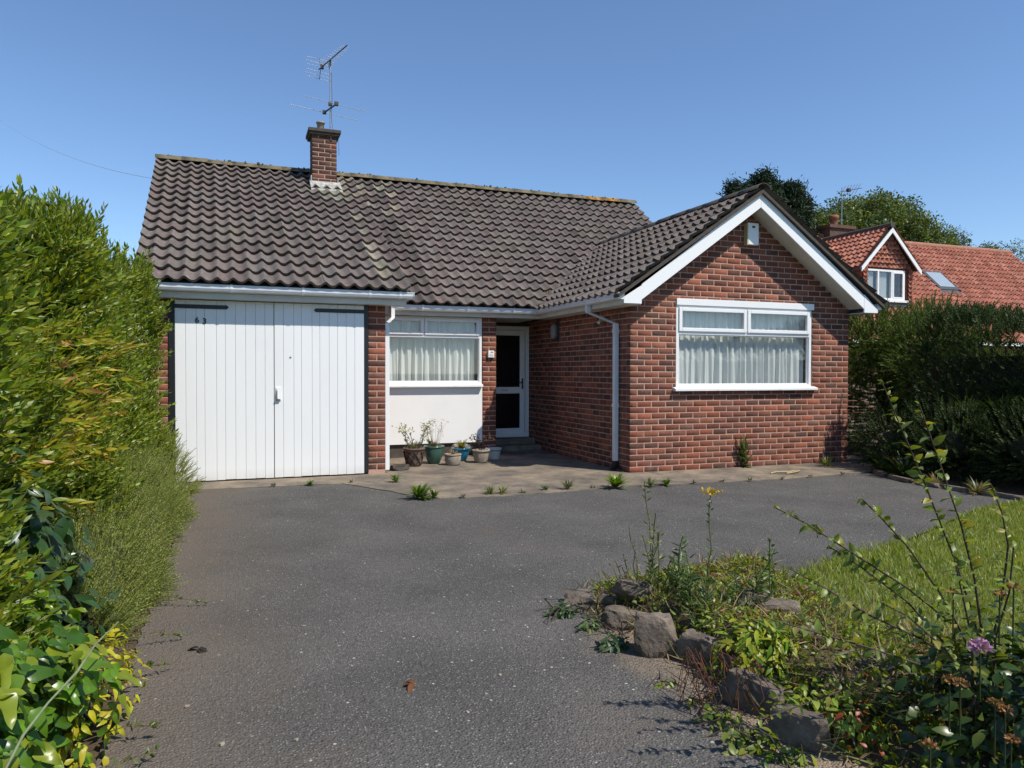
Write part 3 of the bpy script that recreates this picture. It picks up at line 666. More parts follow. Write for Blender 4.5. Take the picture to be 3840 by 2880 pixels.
# rendered panel under the middle window, on a dark plinth
MB().box(-3.17, -1.228, 2.757, 2.90, .225, 1.14).build('rendered_panel', MT['render'], HOUSE)
MB().box(-3.17, -1.228, 2.80, 2.92, -.05, .225).build('plinth', MT['cap'], HOUSE)
# curtains
def curtain(x0, x1, z0, z1, y, folds, seed, label):
    r = np.random.RandomState(seed); n = 420; xs = np.linspace(x0, x1, n); nz = 14; V = []; F = []
    ph = np.cumsum(r.uniform(.55, 1.5, n)); ph = ph/ph[-1]*folds*2*math.pi; amp = np.interp(np.linspace(0, 1, n), np.linspace(0, 1, 24), r.uniform(.012, .048, 24))
    ph2 = np.interp(np.linspace(0, 1, n), np.linspace(0, 1, 12), r.uniform(-1.2, 1.2, 12))
    for j in range(nz+1):
        s = j/nz
        for i in range(n): V.append((xs[i]+.012*math.sin(ph[i]*.5+3*s), y+amp[i]*(.7+.5*s)*math.sin(ph[i]+ph2[i]*s)+.006*math.sin(2.3*ph[i]), z1+(z0-z1)*s))
    for j in range(nz):
        for i in range(n-1): a = j*n+i; F.append((a, a+1, a+n+1, a+n))
    o = MB().add(V, F, True).build('curtain', MT['curtain'], None, fix=False); tag(o, label, 'curtain'); return o
curtain(.80, 3.15, 1.17, 2.33, .150, 21, 1, 'white net curtain hanging in the wide gable window')
curtain(-3.04, -1.31, 1.2, 2.29, 2.905, 17, 2, 'white net curtain in the recessed window above the flower pots')
# --- front door
D = MB().ring(-.93, -.005, .20, 2.235, .07, 3.70, 3.78).build('door', MT['upvc'], HOUSE, .004)
m = MB().ring(-.85, -.085, .262, 2.16, .095, 3.715, 3.76, .10).box(-.755, -.18, 3.715, 3.76, 1.0, 1.12)
m.build('leaf', MT['upvc'], D, .006)
MB().box(-.755, -.18, 3.735, 3.74, 1.12, 2.065).build('pane', MT['obscure'], D); MB().box(-.755, -.18, 3.735, 3.74, .362, 1.0).build('pane', MT['obscure'], D)
MB().box(-.145, -.12, 3.70, 3.716, 1.08, 1.28).tube([(-.132, 3.70, 1.2), (-.132, 3.665, 1.2), (-.23, 3.66, 1.2)], .009, 8).build('handle', MT['dmetal'], D)
MB().box(-.56, -.42, 3.708, 3.716, 1.045, 1.075).build('letter_plate', MT['soffit'], D)
MB().box(-.985, 0, 3.72, 3.9, 2.24, 2.38).build('door_head', MT['dark'], HOUSE)
MB().box(-.97, .0, 3.40, 3.79, .0, .20).build('door_step', MT['concrete'], HOUSE, .01); MB().box(-1.0, .0, 3.12, 3.40, .0, .10).build('door_step', MT['concrete'], HOUSE, .01)
MB().box(-.985, 0, 3.79, 3.95, -.05, 2.38).build('wall', MT['dark'], HOUSE)
# --- garage doors
MB().box(-5.85, -5.782, 1.075, 1.20, .03, 2.29).box(-3.458, -3.40, 1.075, 1.20, .03, 2.29).box(-5.782, -3.458, 1.11, 1.2, 2.283, 2.305).build('garage_frame', MT['black'], HOUSE, .004)
MB().box(-5.85, -3.40, 1.13, 1.16, 0.0, 2.36).build('garage_backing', MT['black'], HOUSE)
DOORS = []
pv, pf = chamfer_brick(np.random.RandomState(1)); 
for a, b, yo in ((-5.778, -4.617, 1.066), (-4.611, -3.462, 1.062)):
    dr = MB().box(a+.01, b-.01, yo+.026, yo+.05, .05, 2.27).build('garage_door', MT['garage'], HOUSE); DOORS.append(dr)
    r = np.random.RandomState(int(-a*100)); n = 10; e = np.linspace(a, b, n+1); e[1:-1] += r.uniform(-.012, .012, n-1)
    for i in range(n):
        w = e[i+1]-e[i]; MB().prism([(e[i]+.001, yo+.004), (e[i]+.005, yo), (e[i+1]-.005, yo), (e[i+1]-.001, yo+.004), (e[i+1]-.001, yo+.026), (e[i]+.001, yo+.026)], .022+r.uniform(0, .008), 2.28, 2).build('plank', MT['garage'], dr)
        for gk in (.33, .66):
            pass
    MB().box(a-.004 if yo > 1.064 else a+.52, (a+.60) if yo > 1.064 else b+.004, yo-.012, yo-.0005, 2.175, 2.225).build('strap_hinge', MT['black'], dr, .003)
tip = MB().prism([(-5.178, 2.175), (-5.155, 2.2), (-5.178, 2.225)], 1.054, 1.0655, 1).build('hinge_tip', MT['black'], DOORS[0]); tip = MB().prism([(-4.091, 2.175), (-4.114, 2.2), (-4.091, 2.225)], 1.050, 1.0615, 1).build('hinge_tip', MT['black'], DOORS[1])
def text(ch, x, z, y, size, mat, parent, name):
    cu = bpy.data.curves.new('t', 'FONT'); cu.body = ch; cu.size = size; cu.extrude = .003; cu.offset = .0022
    tmp = bpy.data.objects.new('t', cu); COL.objects.link(tmp); bpy.context.view_layer.update()
    me = bpy.data.meshes.new_from_object(tmp.evaluated_get(bpy.context.evaluated_depsgraph_get())); bpy.data.objects.remove(tmp)
    me.materials.clear(); me.materials.append(mat)
    M = Matrix.Translation((x, y, z)) @ Matrix.Rotation(math.pi/2, 4, 'X'); me.transform(M); return link(name, me, parent)
text('6', -5.548, 2.0, 1.062, .098, MT['black'], DOORS[0], 'house_number'); text('3', -5.462, 1.99, 1.062, .098, MT['black'], DOORS[0], 'house_number')
MB().box(-4.592, -4.53, 1.048, 1.0615, 1.02, 1.19).box(-4.578, -4.566, 1.02, 1.048, 1.045, 1.165).build('handle', MT['upvc'], DOORS[1], .004)
MB().tube([(-4.60, 1.035, 1.03), (-4.54, 1.035, 1.03)], .008, 8).build('latch', MT['dmetal'], DOORS[1])
MB().lathe([(0, 0), (.012, 0), (.012, .006), (0, .006)], 12, (-4.41, 1.06, 1.58)).build('keyhole', MT['dmetal'], DOORS[1])
# --- small fittings
MB().box(1.895, 2.085, -.085, 0, 3.255, 3.575).build('alarm_box', MT['upvc'], HOUSE, .008)
MB().box(1.885, 1.9, -.08, 0, 3.25, 3.57).build('alarm_box_side', simple('yellowed_plastic', (.55, .50, .28), .5), HOUSE)
MB().box(1.965, 2.015, -.088, -.085, 3.50, 3.53).build('alarm_lamp', MT['dmetal'], HOUSE)
MB().box(-1.14, -1.035, 2.70, 2.75, 1.635, 1.75).build('key_safe', MT['upvc'], HOUSE, .006); MB().box(-1.12, -1.055, 2.697, 2.70, 1.66, 1.70).build('keypad', MT['soffit'], HOUSE); MB().box(-1.10, -1.06, 2.697, 2.70, 1.72, 1.735).build('keypad_light', simple('red_mark', (.35, .06, .04), .5), HOUSE)
MB().lathe([(.0, .13), (.04, .125), (.062, .08), (.062, -.08), (.04, -.125), (0, -.13)], 16, (-.055, 2.45, 2.08)).build('wall_lamp', simple('lamp_glass', (.22, .22, .21), .35), HOUSE)
MB().box(-.075, 0, 2.36, 2.54, 1.93, 1.96).box(-.012, -.001, 2.36, 2.54, 1.92, 2.24).build('wall_lamp_base', MT['dmetal'], HOUSE)
MB().tube([(-.02, .79, 2.17), (-.11, .73, 2.12)], .025, 10).box(-.05, 0, .75, .82, 2.15, 2.21).build('sensor', MT['soffit'], HOUSE)

# ================================================================== things around the house
# --- television aerial on the chimney
AE = thing('tv_aerial', 'tall television aerial mast with yagi and cross dipoles strapped to the brick chimney', 'aerial', (-3.38, 5.50, CZ1+.1))
def cw(dep, lat, z): 
    f2 = np.array([math.sin(YAW), math.cos(YAW)]); r2 = np.array([math.cos(YAW), -math.sin(YAW)]); p = CAM[:2]+dep*f2+lat*r2; return np.array([p[0], p[1], z])
MB().tube([(-3.38, 5.50, CZ1-.35), (-3.38, 5.50, 7.27)], .014, 10).build('mast', MT['metal'], AE)
for z in (5.55, 5.78): MB().box(-3.40, -3.36, CY0-.012, 5.52, z, z+.03).build('bracket', MT['dmetal'], AE)
mtop = np.array([-3.38, 5.50, 7.22]); b0, b1 = cw(14.47, -3.90, 7.34), cw(13.40, -3.10, 7.34)
off = mtop+np.array([0, 0, .12])-(b0*.58+b1*.42); off[2] = 0; b0 = b0+off; b1 = b1+off
boom = MB().tube([b0, b1], .011, 8).build('boom', MT['dmetal'], AE)
bd = (b1-b0)/np.linalg.norm(b1-b0); bs = np.cross(bd, (0, 0, 1)); BL = np.linalg.norm(b1-b0)
for i in range(11):
    p = b0+bd*(.28+.098*i); h = .155-.007*i; MB().tube([p-bs*h, p+bs*h], .0035, 6).build('director', MT['metal'], AE)
for s_ in (-1, 1):
    for k in range(3):
        p = b0+bd*.02+np.array([0, 0, s_*(.05+.07*k)]); MB().tube([p-bs*.27, p+bs*.27], .0035, 6).build('reflector', MT['metal'], AE)
    MB().tube([b0+bd*.1, b0+bd*.02+np.array([0, 0, s_*.21])], .006, 6).build('reflector_arm', MT['dmetal'], AE)
p = b0+bd*.17; MB().box(p[0]-.03, p[0]+.03, p[1]-.03, p[1]+.03, p[2]-.045, p[2]+.045).build('dipole_box', MT['dmetal'], AE, .006)
MB().tube([mtop, mtop+np.array([.0, 0, .12])], .02, 8).tube([mtop-np.array([0, 0, .1])+bd*-.0, b0+bd*.45+np.array([0, 0, -.02])], .006, 6).build('clamp', MT['dmetal'], AE)
zf = 6.42; e1 = (cw(13.39, -3.80, zf), cw(14.2, -2.84, zf)); e2 = (cw(13.81, -4.20, zf), cw(14.67, -3.12, zf))
cen = (e1[0]+e1[1]+e2[0]+e2[1])/4; sh = np.array([-3.38, 5.50, zf])-cen; sh[2] = 0
for a, b in (e1, e2): MB().tube([a+sh, b+sh], .005, 6).build('dipole', MT['metal'], AE)
m1_, m2_ = (e1[0]+e1[1])/2+sh, (e2[0]+e2[1])/2+sh
MB().tube([m1_, m2_], .016, 8).build('cross_boom', MT['dmetal'], AE)
for p in (m1_, m2_, np.array([-3.38, 5.5, 6.5])): MB().box(p[0]-.035, p[0]+.035, p[1]-.035, p[1]+.035, p[2]-.03, p[2]+.04).build('junction_box', MT['dmetal'], AE, .006)
MB().tube([(-3.36, 5.49, 7.1), (-3.35, 5.48, 6.6), (-3.362, 5.49, 6.2), (-3.33, 5.45, 5.99), (-3.25, 5.38, 5.97), (-3.235, 5.36, 5.5)], .004, 6).build('lead', MT['dmetal'], AE)
# --- telephone wire to a pole beyond the hedge
A = np.array([-6.38, 5.2, 4.72]); B = CAM+ray(-60, 213)*20.
pts = [A+(B-A)*t-np.array([0, 0, .35*4*t*(1-t)]) for t in np.linspace(0, 1, 24)]
tag(MB().tube(pts, .0038, 6).build('telephone_wire', MT['wire']), 'thin grey telephone wire running from the roof verge into the sky', 'wire')
PL = thing('telephone_pole', 'wooden telephone pole standing behind the tall hedge', 'pole', (B[0], B[1], 0))
MB().tube([(B[0], B[1], -.3), (B[0], B[1], B[2]+.4)], [.14, .10], 12).build('pole', MT['bark'], PL)
MB().tube([(B[0]-.2, B[1], B[2]), (B[0]+.2, B[1], B[2])], .03, 8).build('cross_arm', MT['bark'], PL)

# --- pots by the white panel
GREYG = (.075, .085, .04); DRY = [(.30, .22, .12), (.24, .17, .09), (.36, .29, .17)]
def pot_profile(rt, rb, h, rim=.02, bulge=0.):
    pr = [(0, 0), (rb, 0)]
    for t in np.linspace(.12, .86, 6): pr.append((rb+(rt-rb)*t+bulge*math.sin(math.pi*t), h*t))
    return pr+[(rt, h-rim*1.4), (rt+.012, h-rim), (rt+.012, h), (rt-.012, h), (rt-.02, h-.03)]
MT['pot_green'] = simple('green_glaze', (.055, .125, .095), .22, .35, 9); MT['pot_blue'] = simple('blue_glaze', (.02, .185, .30), .2, .3, 9)
MT['pot_stone'] = simple('stone_pot', (.36, .30, .235), .95, .45, 18, .6, 60, .008); MT['pot_brown'] = simple('brown_pot', (.17, .115, .085), .8, .4, 14, .4, 60, .006)
MT['pot_white'] = simple('pale_pot', (.5, .49, .46), .7, .2, 9); MT['lattice'] = simple('lattice_relief', (.05, .03, .022), .8, .3, 20)
def pot(px, py, rt, rb, h, mat, label, bulge=0., plant=None, seed=0):
    p = np.array([px, py, .012]); T = thing('plant_pot', label, 'plant pot', p)
    b = MB().lathe(pot_profile(rt, rb, h, bulge=bulge), 32, p).build('pot', mat, T)
    MB().lathe([(rt-.012, h-.03), (rt*.5, h-.02), (0, h-.022)], 20, p).build('soil', MT['soil'], T)
    if plant: plant(p+np.array([0, 0, h-.03]), np.random.RandomState(seed), T, rt)
    return T, p, b
def stems(T, base, r, n, H, spread, tint, rad=.003, rt=.1):
    parts = []; tips = []
    for i in range(n):
        a = r.uniform(0, 6.28); q = base+np.array([math.cos(a), math.sin(a), 0])*rt*.6*r.rand(); d = np.array([math.cos(a)*spread, math.sin(a)*spread, 1])*H*r.uniform(.6, 1.05)
        pts = [q+d*t+np.array([math.cos(a), math.sin(a), 0])*spread*H*.4*t*t*r.uniform(-.5, 1.2) for t in np.linspace(0, 1, 5)]
        parts.append(strip(pts, rad, tint)); tips.append(pts)
    return parts, tips
def finish(parts, name, mat, T): return link(name, np_mesh(name, *merge(parts), mat), T)
def tuft(base, r, n, L, w, cols, spread, droop=.4):
    P = []
    for i in range(n):
        v, f, c = leaf(L*r.uniform(.6, 1.1), w, .1, droop*r.uniform(.3, 1.5), 3, vary(cols[r.randint(len(cols))], r))
        a = r.uniform(0, 6.28); Rm = rotm((0, 0, 1), a)@rotm((1, 0, 0), math.pi/2-spread*r.uniform(.2, 1.)); P.append((v@Rm.T+base+np.array([math.cos(a), math.sin(a), 0])*.02*r.rand(), f, c))
    return P
def euphorbia(b, r, T, rt):
    P, tips = stems(T, b, r, 9, .42, .42, (.16, .17, .07), .0045, rt)
    for pts in tips:
        for k in range(10):
            q = pts[-1]+r.normal(0, .028, 3); v, f, c = leaf(.035, .022, .1, .1, 2, vary((.42, .42, .13), r)); P.append((v@np.array(orient(r.normal(size=(1, 3))+[0, 0, .6], r)[0]).T+q, f, c))
        for t in (.4, .6, .8):
            q = pts[int(t*4)]
            for k in range(4): v, f, c = leaf(.05, .012, .1, .2, 2, vary((.16, .19, .09), r)); P.append((v@np.array(orient(r.normal(size=(1, 3)), r)[0]).T+q, f, c))
    P += tuft(b, r, 90, .17, .008, [(.22, .22, .15), (.28, .25, .17)], .9); finish(P, 'plant', MT['leaf'], T)
def wispy(b, r, T, rt):
    P, tips = stems(T, b, r, 26, .40, .30, (.30, .24, .15), .0016, rt)
    for pts in tips:
        for k in range(8): v, f, c = leaf(.022, .009, .1, .1, 2, vary((.40, .35, .25), r)); P.append((v@np.array(orient(r.normal(size=(1, 3)), r)[0]).T+pts[-1]+r.normal(0, .025, 3), f, c))
    P += tuft(b, r, 80, .16, .008, DRY, 1.0); P += tuft(b+np.array([-.06, 0, .05]), r, 14, .12, .02, [(.16, .22, .05)], .8); finish(P, 'plant', MT['dryleaf'], T)
def grassy(b, r, T, rt):
    P = tuft(b+np.array([.02, 0, .02]), r, 60, .17, .016, [(.30, .30, .05), (.20, .26, .05), (.38, .33, .08)], .8)+tuft(b, r, 90, .17, .006, DRY, 1.1); finish(P, 'plant', MT['leaf'], T)
def deadtwig(b, r, T, rt):
    P, tips = stems(T, b, r, 14, .24, .35, (.06, .04, .03), .003, rt)
    for pts in tips:
        for k in range(5): v, f, c = leaf(.05, .02, .3, .4, 2, vary((.11, .06, .04), r)); P.append((v@np.array(orient(r.normal(size=(1, 3)), r)[0]).T+pts[-1]+r.normal(0, .02, 3), f, c))
    finish(P, 'plant', MT['dryleaf'], T)
def lowtuft(b, r, T, rt): finish(tuft(b, r, 60, .13, .007, DRY, 1.1), 'plant', MT['dryleaf'], T)
T, p, b = pot(-2.63, 1.72, .15, .10, .265, MT['pot_brown'], 'brown plant pot with crossing lattice bands and pale euphorbia stems', plant=euphorbia, seed=1)
for k in range(8):
    for s_ in (-1, 1):
        pts = []
        for t in np.linspace(0, 1, 9): a = k*math.pi/4+s_*t*math.pi/3.2; rr = .10+.052*t*.86+.0065; pts.append(p+np.array([math.cos(a)*rr, math.sin(a)*rr, .01+.20*t]))
        MB().tube(pts, .0085, 6).build('lattice_band', MT['lattice'], T)
pot(-2.28, 1.90, .145, .085, .265, MT['pot_green'], 'dark green glazed plant pot with dry wispy flower stems', .018, wispy, 2)
pot(-2.06, 1.63, .115, .10, .165, MT['pot_stone'], 'small rough stone plant pot in front of the blue pot', .012, lowtuft, 3)
pot(-1.80, 2.08, .14, .075, .20, MT['pot_blue'], 'bright blue glazed plant pot with yellow green grassy plant', .014, grassy, 4)
pot(-1.58, 1.76, .125, .09, .195, MT['pot_stone'], 'pale tapered stone plant pot with dark dead twigs', .01, deadtwig, 5)
pot(-1.27, 2.06, .12, .09, .18, MT['pot_white'], 'plain white plant pot standing in the porch shade', 0, None, 6)
def stone(name, label, cat, c, size, seed, rotz=0, tilt=(0, 0), mat='rock', group=None, flat=0.):
    me = rock_mesh(name, size, seed, MT[mat]); o = link(name, me); o.location = c; o.rotation_euler = (tilt[0], tilt[1], rotz); return tag(o, label, cat, group)
stone('flat_stone', 'flat dark grey stone lying at the foot of the garage pier', 'stone', (-2.92, 1.35, .045), (.17, .12, .07), 41, .2, mat='cap')
stone('shell_stone', 'big pale rough stone leaning behind the blue pot', 'stone', (-1.72, 2.42, .13), (.20, .12, .20), 42, .4, (.3, 0), mat='pot_stone')

# --- rockery stones
RK = [((1215, 1345), 1325, (.20, .16, .09), 'flat weathered rockery stone at the tip of the bed'), ((1300, 1392), 1362, (.17, .13, .10), 'dark broken rockery stone behind the prickly weeds'),
      ((1375, 1470), 1422, (.14, .11, .21), 'upright grey rockery stone with a pointed top'), ((1485, 1600), 1450, (.20, .12, .14), 'long brown rockery stone with dry roots hanging over it'),
      ((1560, 1660), 1492, (.16, .11, .13), 'reddish rockery stone half hidden by dry roots'), ((1585, 1720), 1545, (.21, .13, .13), 'long dark rockery slab with a pale worn top'), ((1690, 1795), 1618, (.19, .13, .13), 'split rockery stone with a dark crack at the bed edge'),
      ((1600, 1672), 1325, (.13, .11, .10), 'small brown rockery stone among the weeds beside the lawn'), ((1650, 1738), 1345, (.16, .16, .09), 'flat rockery slab with moss on its face beside the lawn'),
      ((1725, 1850), 1412, (.24, .22, .07), 'wide smooth grey rockery slab bordering the lawn'), ((1830, 1962), 1462, (.23, .20, .06), 'low grey rockery slab under the arching shrub'),
      ((1330, 1420), 1290, (.20, .13, .08), 'low brown stone sunk in the back of the rockery tip'), ((1950, 2040), 1640, (.14, .10, .08), 'dark stone in the shade under the flowering shrub')]
for i, ((u0, u1), vb, sz, lab) in enumerate(RK):
    zb = .14 if 7 <= i <= 11 else 0.; c = G((u0+u1)/2, vb, zb); s_ = (u1-u0)*S/FPX*((c-CAM)@CF)*(.78 if i in (3, 4, 5, 6) else .62); sz = (sz[0], sz[1]*(.72 if i in (3, 4, 5, 6) else 1), sz[2])
    k = s_/max(sz[0], .01); sz = (s_, sz[1]*min(k, 1.4), sz[2]); fw = np.array([math.sin(YAW), math.cos(YAW)])*sz[1]*.55
    stone('rockery_stone', lab, 'stone', (c[0]+fw[0], c[1]+fw[1], zb+sz[2]*.42), sz, 60+i, -.36-(.75 if i in (3, 4, 5, 6, 9, 10) else .2), (0, .12 if i % 2 else -.1), flat=1 if i in (9, 10) else (-2 if i == 2 else 0))
# --- kerb stones along the right border
kb = [np.array(a) for a in ((3.28, -1.05), (2.98, -1.55), (2.86, -2.05), (2.88, -2.8), (2.95, -3.42), (3.05, -4.2))]
n = 0
for a, b in zip(kb[:-1], kb[1:]):
    L = np.linalg.norm(b-a); k = max(1, int(round(L/.42)))
    for i in range(k):
        c = a+(b-a)*(i+.5)/k; stone('kerb_stone', 'low dark edging stone between asphalt and shaded border', 'edging', (c[0]+.03, c[1], .02), (L/k*.55, .07, .06), 90+n, math.atan2(b[1]-a[1], b[0]-a[0]), group='edging stones of the right border'); n += 1
# small debris on the drive
def fallen(u, v, label, size, tint, seed):
    r = np.random.RandomState(seed); c = G(u, v)+np.array([0, 0, .012]); P = []
    for k in range(5):
        V, F, C = leaf(size, size*.45, .3, .5, 3, vary(tint, r)); Rm = rotm((0, 0, 1), r.uniform(0, 6.28))@rotm((1, 0, 0), r.uniform(-.1, .35)); P.append((V@Rm.T+c, F, C))
    tag(link('fallen_leaf', np_mesh('fallen_leaf', *merge(P), MT['dryleaf'])), label, 'leaf')
fallen(893, 1483, 'curled orange brown dead leaf lying on the asphalt drive', .07, (.22, .10, .05), 1)
fallen(430, 1405, 'dark shrivelled leaf lying on the asphalt near the hedge', .06, (.05, .04, .03), 2)
for i, (u, v, s_) in enumerate([(405, 1528, .012), (640, 1600, .01), (1010, 1540, .009), (760, 1440, .008), (1080, 1460, .01), (560, 1330, .008), (820, 1350, .008), (480, 1610, .013)]):
    c = G(u, v); stone('pebble', 'small pale pebble lying loose on the asphalt drive', 'pebble', (c[0], c[1], s_*.5), (s_, s_*.8, s_*.6), 120+i, i, mat='pot_stone', group='loose pebbles on the drive')
# --- slatted fence between gable and hedge
FN = thing('fence', 'weathered slatted wooden fence between the gable wall and the bushes', 'fence', (5.4, 2.0, 0))
for i in range(11): MB().box(3.92, 7.2, 2.0-.008*(i % 2), 2.02, .08+i*.112, .175+i*.112).build('slat', MT['fence'], FN, .003)
for x in (4.0, 5.5, 7.1): MB().box(x, x+.09, 2.03, 2.12, -.1, 1.35).build('post', MT['fence'], FN, .004)

# ================================================================== planting
GREEN = [(.19, .26, .026), (.24, .31, .03), (.14, .205, .022), (.28, .34, .04), (.20, .27, .035)]
LIME = [(.30, .37, .025), (.38, .43, .03), (.25, .33, .025)]; YEL = [(.42, .38, .03), (.50, .42, .05), (.45, .26, .08), (.30, .34, .03)]
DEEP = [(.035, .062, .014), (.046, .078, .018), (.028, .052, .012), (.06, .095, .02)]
r = np.random.RandomState(21)
HV = [sprig(np.random.RandomState(300+i), .32, 20, .092, .030, GREEN+LIME[:1], 1.0, whorl=2, droop=.2) for i in range(10)]
YV = [sprig(np.random.RandomState(330+i), .26, 12, .13, .034, YEL+LIME[:1], 1.0, droop=.35, n=3) for i in range(4)]
def corebox(T, segs, mat):
    m = MB()
    for (x0, x1, y0, y1, z0, z1) in segs: m.box(x0, x1, y0, y1, z0, z1)
    return m.build('dark_core', mat, T)
def hedge_points(r, n, x0, x1, y0, y1, h, ztop):
    """points and directions on the face (x1 side), top and ends of a bushy hedge; ztop(y) its height"""
    P, D = [], []
    for i in range(n):
        k = r.rand(); y = y0+(y1-y0)*r.rand(); zt = ztop(y)
        bulge = .10*math.sin(2.1*y+1)+.07*math.sin(5.3*y)
        if k < .62:
            z = zt*(r.rand()**.85); x = x1+bulge-.20*(z/zt)**3-.12*r.rand()+.07*math.sin(4*z+2*y); d = (1.*r.uniform(.3, 1.1), r.normal(0, .45), r.uniform(.3, 1.3))
        elif k < .92:
            x = x0+(x1-x0)*r.rand()+bulge; z = zt-.15*r.rand(); d = (r.normal(0, .3), r.normal(0, .3), 1.3)
        else:
            yy = y1 if r.rand() < .7 else y0; y = yy+.1*r.normal(); x = x0+(x1-x0)*r.rand(); z = zt*r.rand(); d = (r.normal(0, .4), .8 if yy == y1 else -.8, r.uniform(.2, 1))
        P.append((x, y, z)); D.append(d)
    return np.array(P), np.array(D)
HT = thing('hedge', 'tall dense bright green leafy hedge beside the garage and drive', 'hedge', (-6.7, -1.8, 0))
zt = lambda y: float(np.interp(y, [-6.5, -5, -4, -2, 0, 1], [1.75, 1.95, 2.16, 2.26, 2.34, 2.36]))+.07*math.sin(1.7*y)+.06*math.sin(4.3*y+1)
P, D = hedge_points(r, 6200, -7.3, -6.12, -6.2, .45, 2.4, zt)
items = scatter(P, D, HV, r, .7, 1.15, .2)
P2, D2 = hedge_points(r, 1700, -7.2, -6.33, -6.0, .4, 2.3, lambda y: zt(y)-.15)
items += scatter(P2, D2, HV, r, .8, 1.2, .1)
# taller shoots along the top
Pt = np.array([(r.uniform(-7.2, -6.15), y, zt(y)-.05) for y in np.linspace(-6, .4, 150)]); items += scatter(Pt, np.array([(r.normal(0, .12), r.normal(0, .12), 1) for _ in Pt]), HV, r, .9, 1.35, .25)
pieces(items, HV, MT['leaf'], 'sprig', lambda o: HT, 'foliage', HT, 300)
corebox(HT, [(-7.2, -6.45, -6.1, -4, .02, 1.55), (-7.2, -6.45, -4, .3, .02, 1.95), (-7.2, -6.5, .3, 1.05, .02, 2.1)], simple('hedge_dark_filler', (.03, .032, .014), .95, .5, 20, .8, 25, .05))  # solid filler against see-through, its dark colour standing in for shade inside the hedge
# branchlets reaching over the pier
Yb = thing('shrub', 'yellow leaved shrub growing through the hedge at shoulder height', 'shrub', (-6.2, -4.2, 0))
Py = np.array([(-6.06+r.uniform(-.16, .16), r.uniform(-4.9, -2.6), r.uniform(.75, 1.62)) for _ in range(120)]); Dy = np.array([(r.uniform(.5, 1.2), r.normal(0, .5), r.uniform(-.3, .7)) for _ in Py])
pieces(scatter(Py, Dy, YV, r, .5, .95, .15), YV, MT['leaf'], 'sprig', lambda o: Yb, 'foliage', Yb, 300)
ms_ = MB()
for i in range(9): y = r.uniform(-4.8, -2.8); ms_.tube([(-6.45, y, -.05), (-6.3, y+.05, .6), (-6.12, y+r.uniform(-.2, .2), 1.3)], [.012, .009, .004], 6)
ms_.build('stems', MT['twig'], Yb)
# low fine-leaved bush along the drive
LV = [sprig(np.random.RandomState(400+i), .26, 44, .034, .0062, [(.38, .45, .10), (.45, .51, .13), (.31, .38, .08), (.52, .54, .20)], .75, whorl=4, stem=(.12, .13, .06), droop=.05, stemr=.0016) for i in range(8)]
LB = thing('low_bush', 'low grey green bush with fine upright needles spilling onto the drive', 'bush', (-5.9, -1.6, 0))
P, D = [], []
for i in range(5200):
    y = r.uniform(-4.6, .42); f = (y+4.35)/4.77; wd = .31+.07*math.sin(3*y)+.04*math.sin(7.7*y); h = (.60+.10*math.sin(2.3*y+.5)+.06*math.sin(6*y))*(1-.35*(f < .12))
    a = r.uniform(-.25, math.pi*.75); x = -5.98+wd*math.cos(a)*r.uniform(.86, 1.); z = h*max(0, math.sin(a))*r.uniform(.86, 1.)
    P.append((x, y, max(.0, z-.1))); D.append((math.cos(a)*.7+.1+r.normal(0, .3), r.normal(0, .5), abs(math.sin(a))*.9+.35+r.normal(0, .25)))
pieces(scatter(np.array(P), np.array(D), LV, r, .55, 1.0, .16), LV, MT['leaf'], 'sprig', lambda o: LB, 'foliage', LB, 300)
V = []; m = MB(); ys = np.linspace(-4.2, .3, 24)
m.tube([(-5.98, y, .12) for y in ys], [.10]+[.26]*22+[.10], 12).build('dark_core', simple('bush_dark_filler', (.05, .05, .022), .95, .4, 20, .8, 30, .04), LB)  # filler tube under the sprigs, coloured dark like the bush's shaded inside
# --- broad glossy leaves in the near left corner
IV = []
for i in range(8):
    rr = np.random.RandomState(500+i); IV.append(leaf(.135, .074, .30, rr.uniform(.15, .7), 7, tip=.52, wave=rr.uniform(.06, .16), tint=vary([(.115, .215, .014), (.085, .165, .014), (.155, .26, .016), (.20, .28, .02)][i % 4], rr, .2)))
DV = [leaf(.12, .055, .25, .25, 5, vary((.06, .115, .035), np.random.RandomState(520+i), .2)) for i in range(4)]
YI = [leaf(.10, .04, .25, .4, 5, tip=.6, wave=.08, tint=vary((.50, .46, .02), np.random.RandomState(530+i), .25)) for i in range(4)]
def leafy_mound(T, n, cx, cy, rx, ry, h, variants, smin, smax, size, seed, stuff='foliage', zmin=0., mat='glossleaf', nmax=300, face=(.35, -.5, .8)):
    r = np.random.RandomState(seed); P, D, N = [], [], []
    M = []
    for i in range(n):
        a = r.uniform(0, 6.28); e = math.asin(r.rand()**.8); sh = r.uniform(.72, 1.04); d = np.array([math.cos(a)*math.cos(e), math.sin(a)*math.cos(e), math.sin(e)])
        bump = 1+.14*math.sin(5*a+3*e)+.10*math.sin(9*a)
        p = np.array([cx+rx*d[0]*sh*bump, cy+ry*d[1]*sh*bump, zmin+h*d[2]*sh*bump])
        nrm = d*.9+np.array(face)*.8+r.normal(0, .5, 3); nrm /= np.linalg.norm(nrm); y = r.normal(size=3)+np.array([d[0], d[1], -.5]); y -= nrm*(y@nrm); y /= np.linalg.norm(y); x = np.cross(y, nrm); s_ = r.uniform(smin, smax)
        M.append((int(r.randint(len(variants))), mat4(x*s_, y*s_, nrm*s_, p), None, size*s_))
    return pieces(M, variants, MT[mat], 'leaf', lambda o: T, stuff, T, nmax)
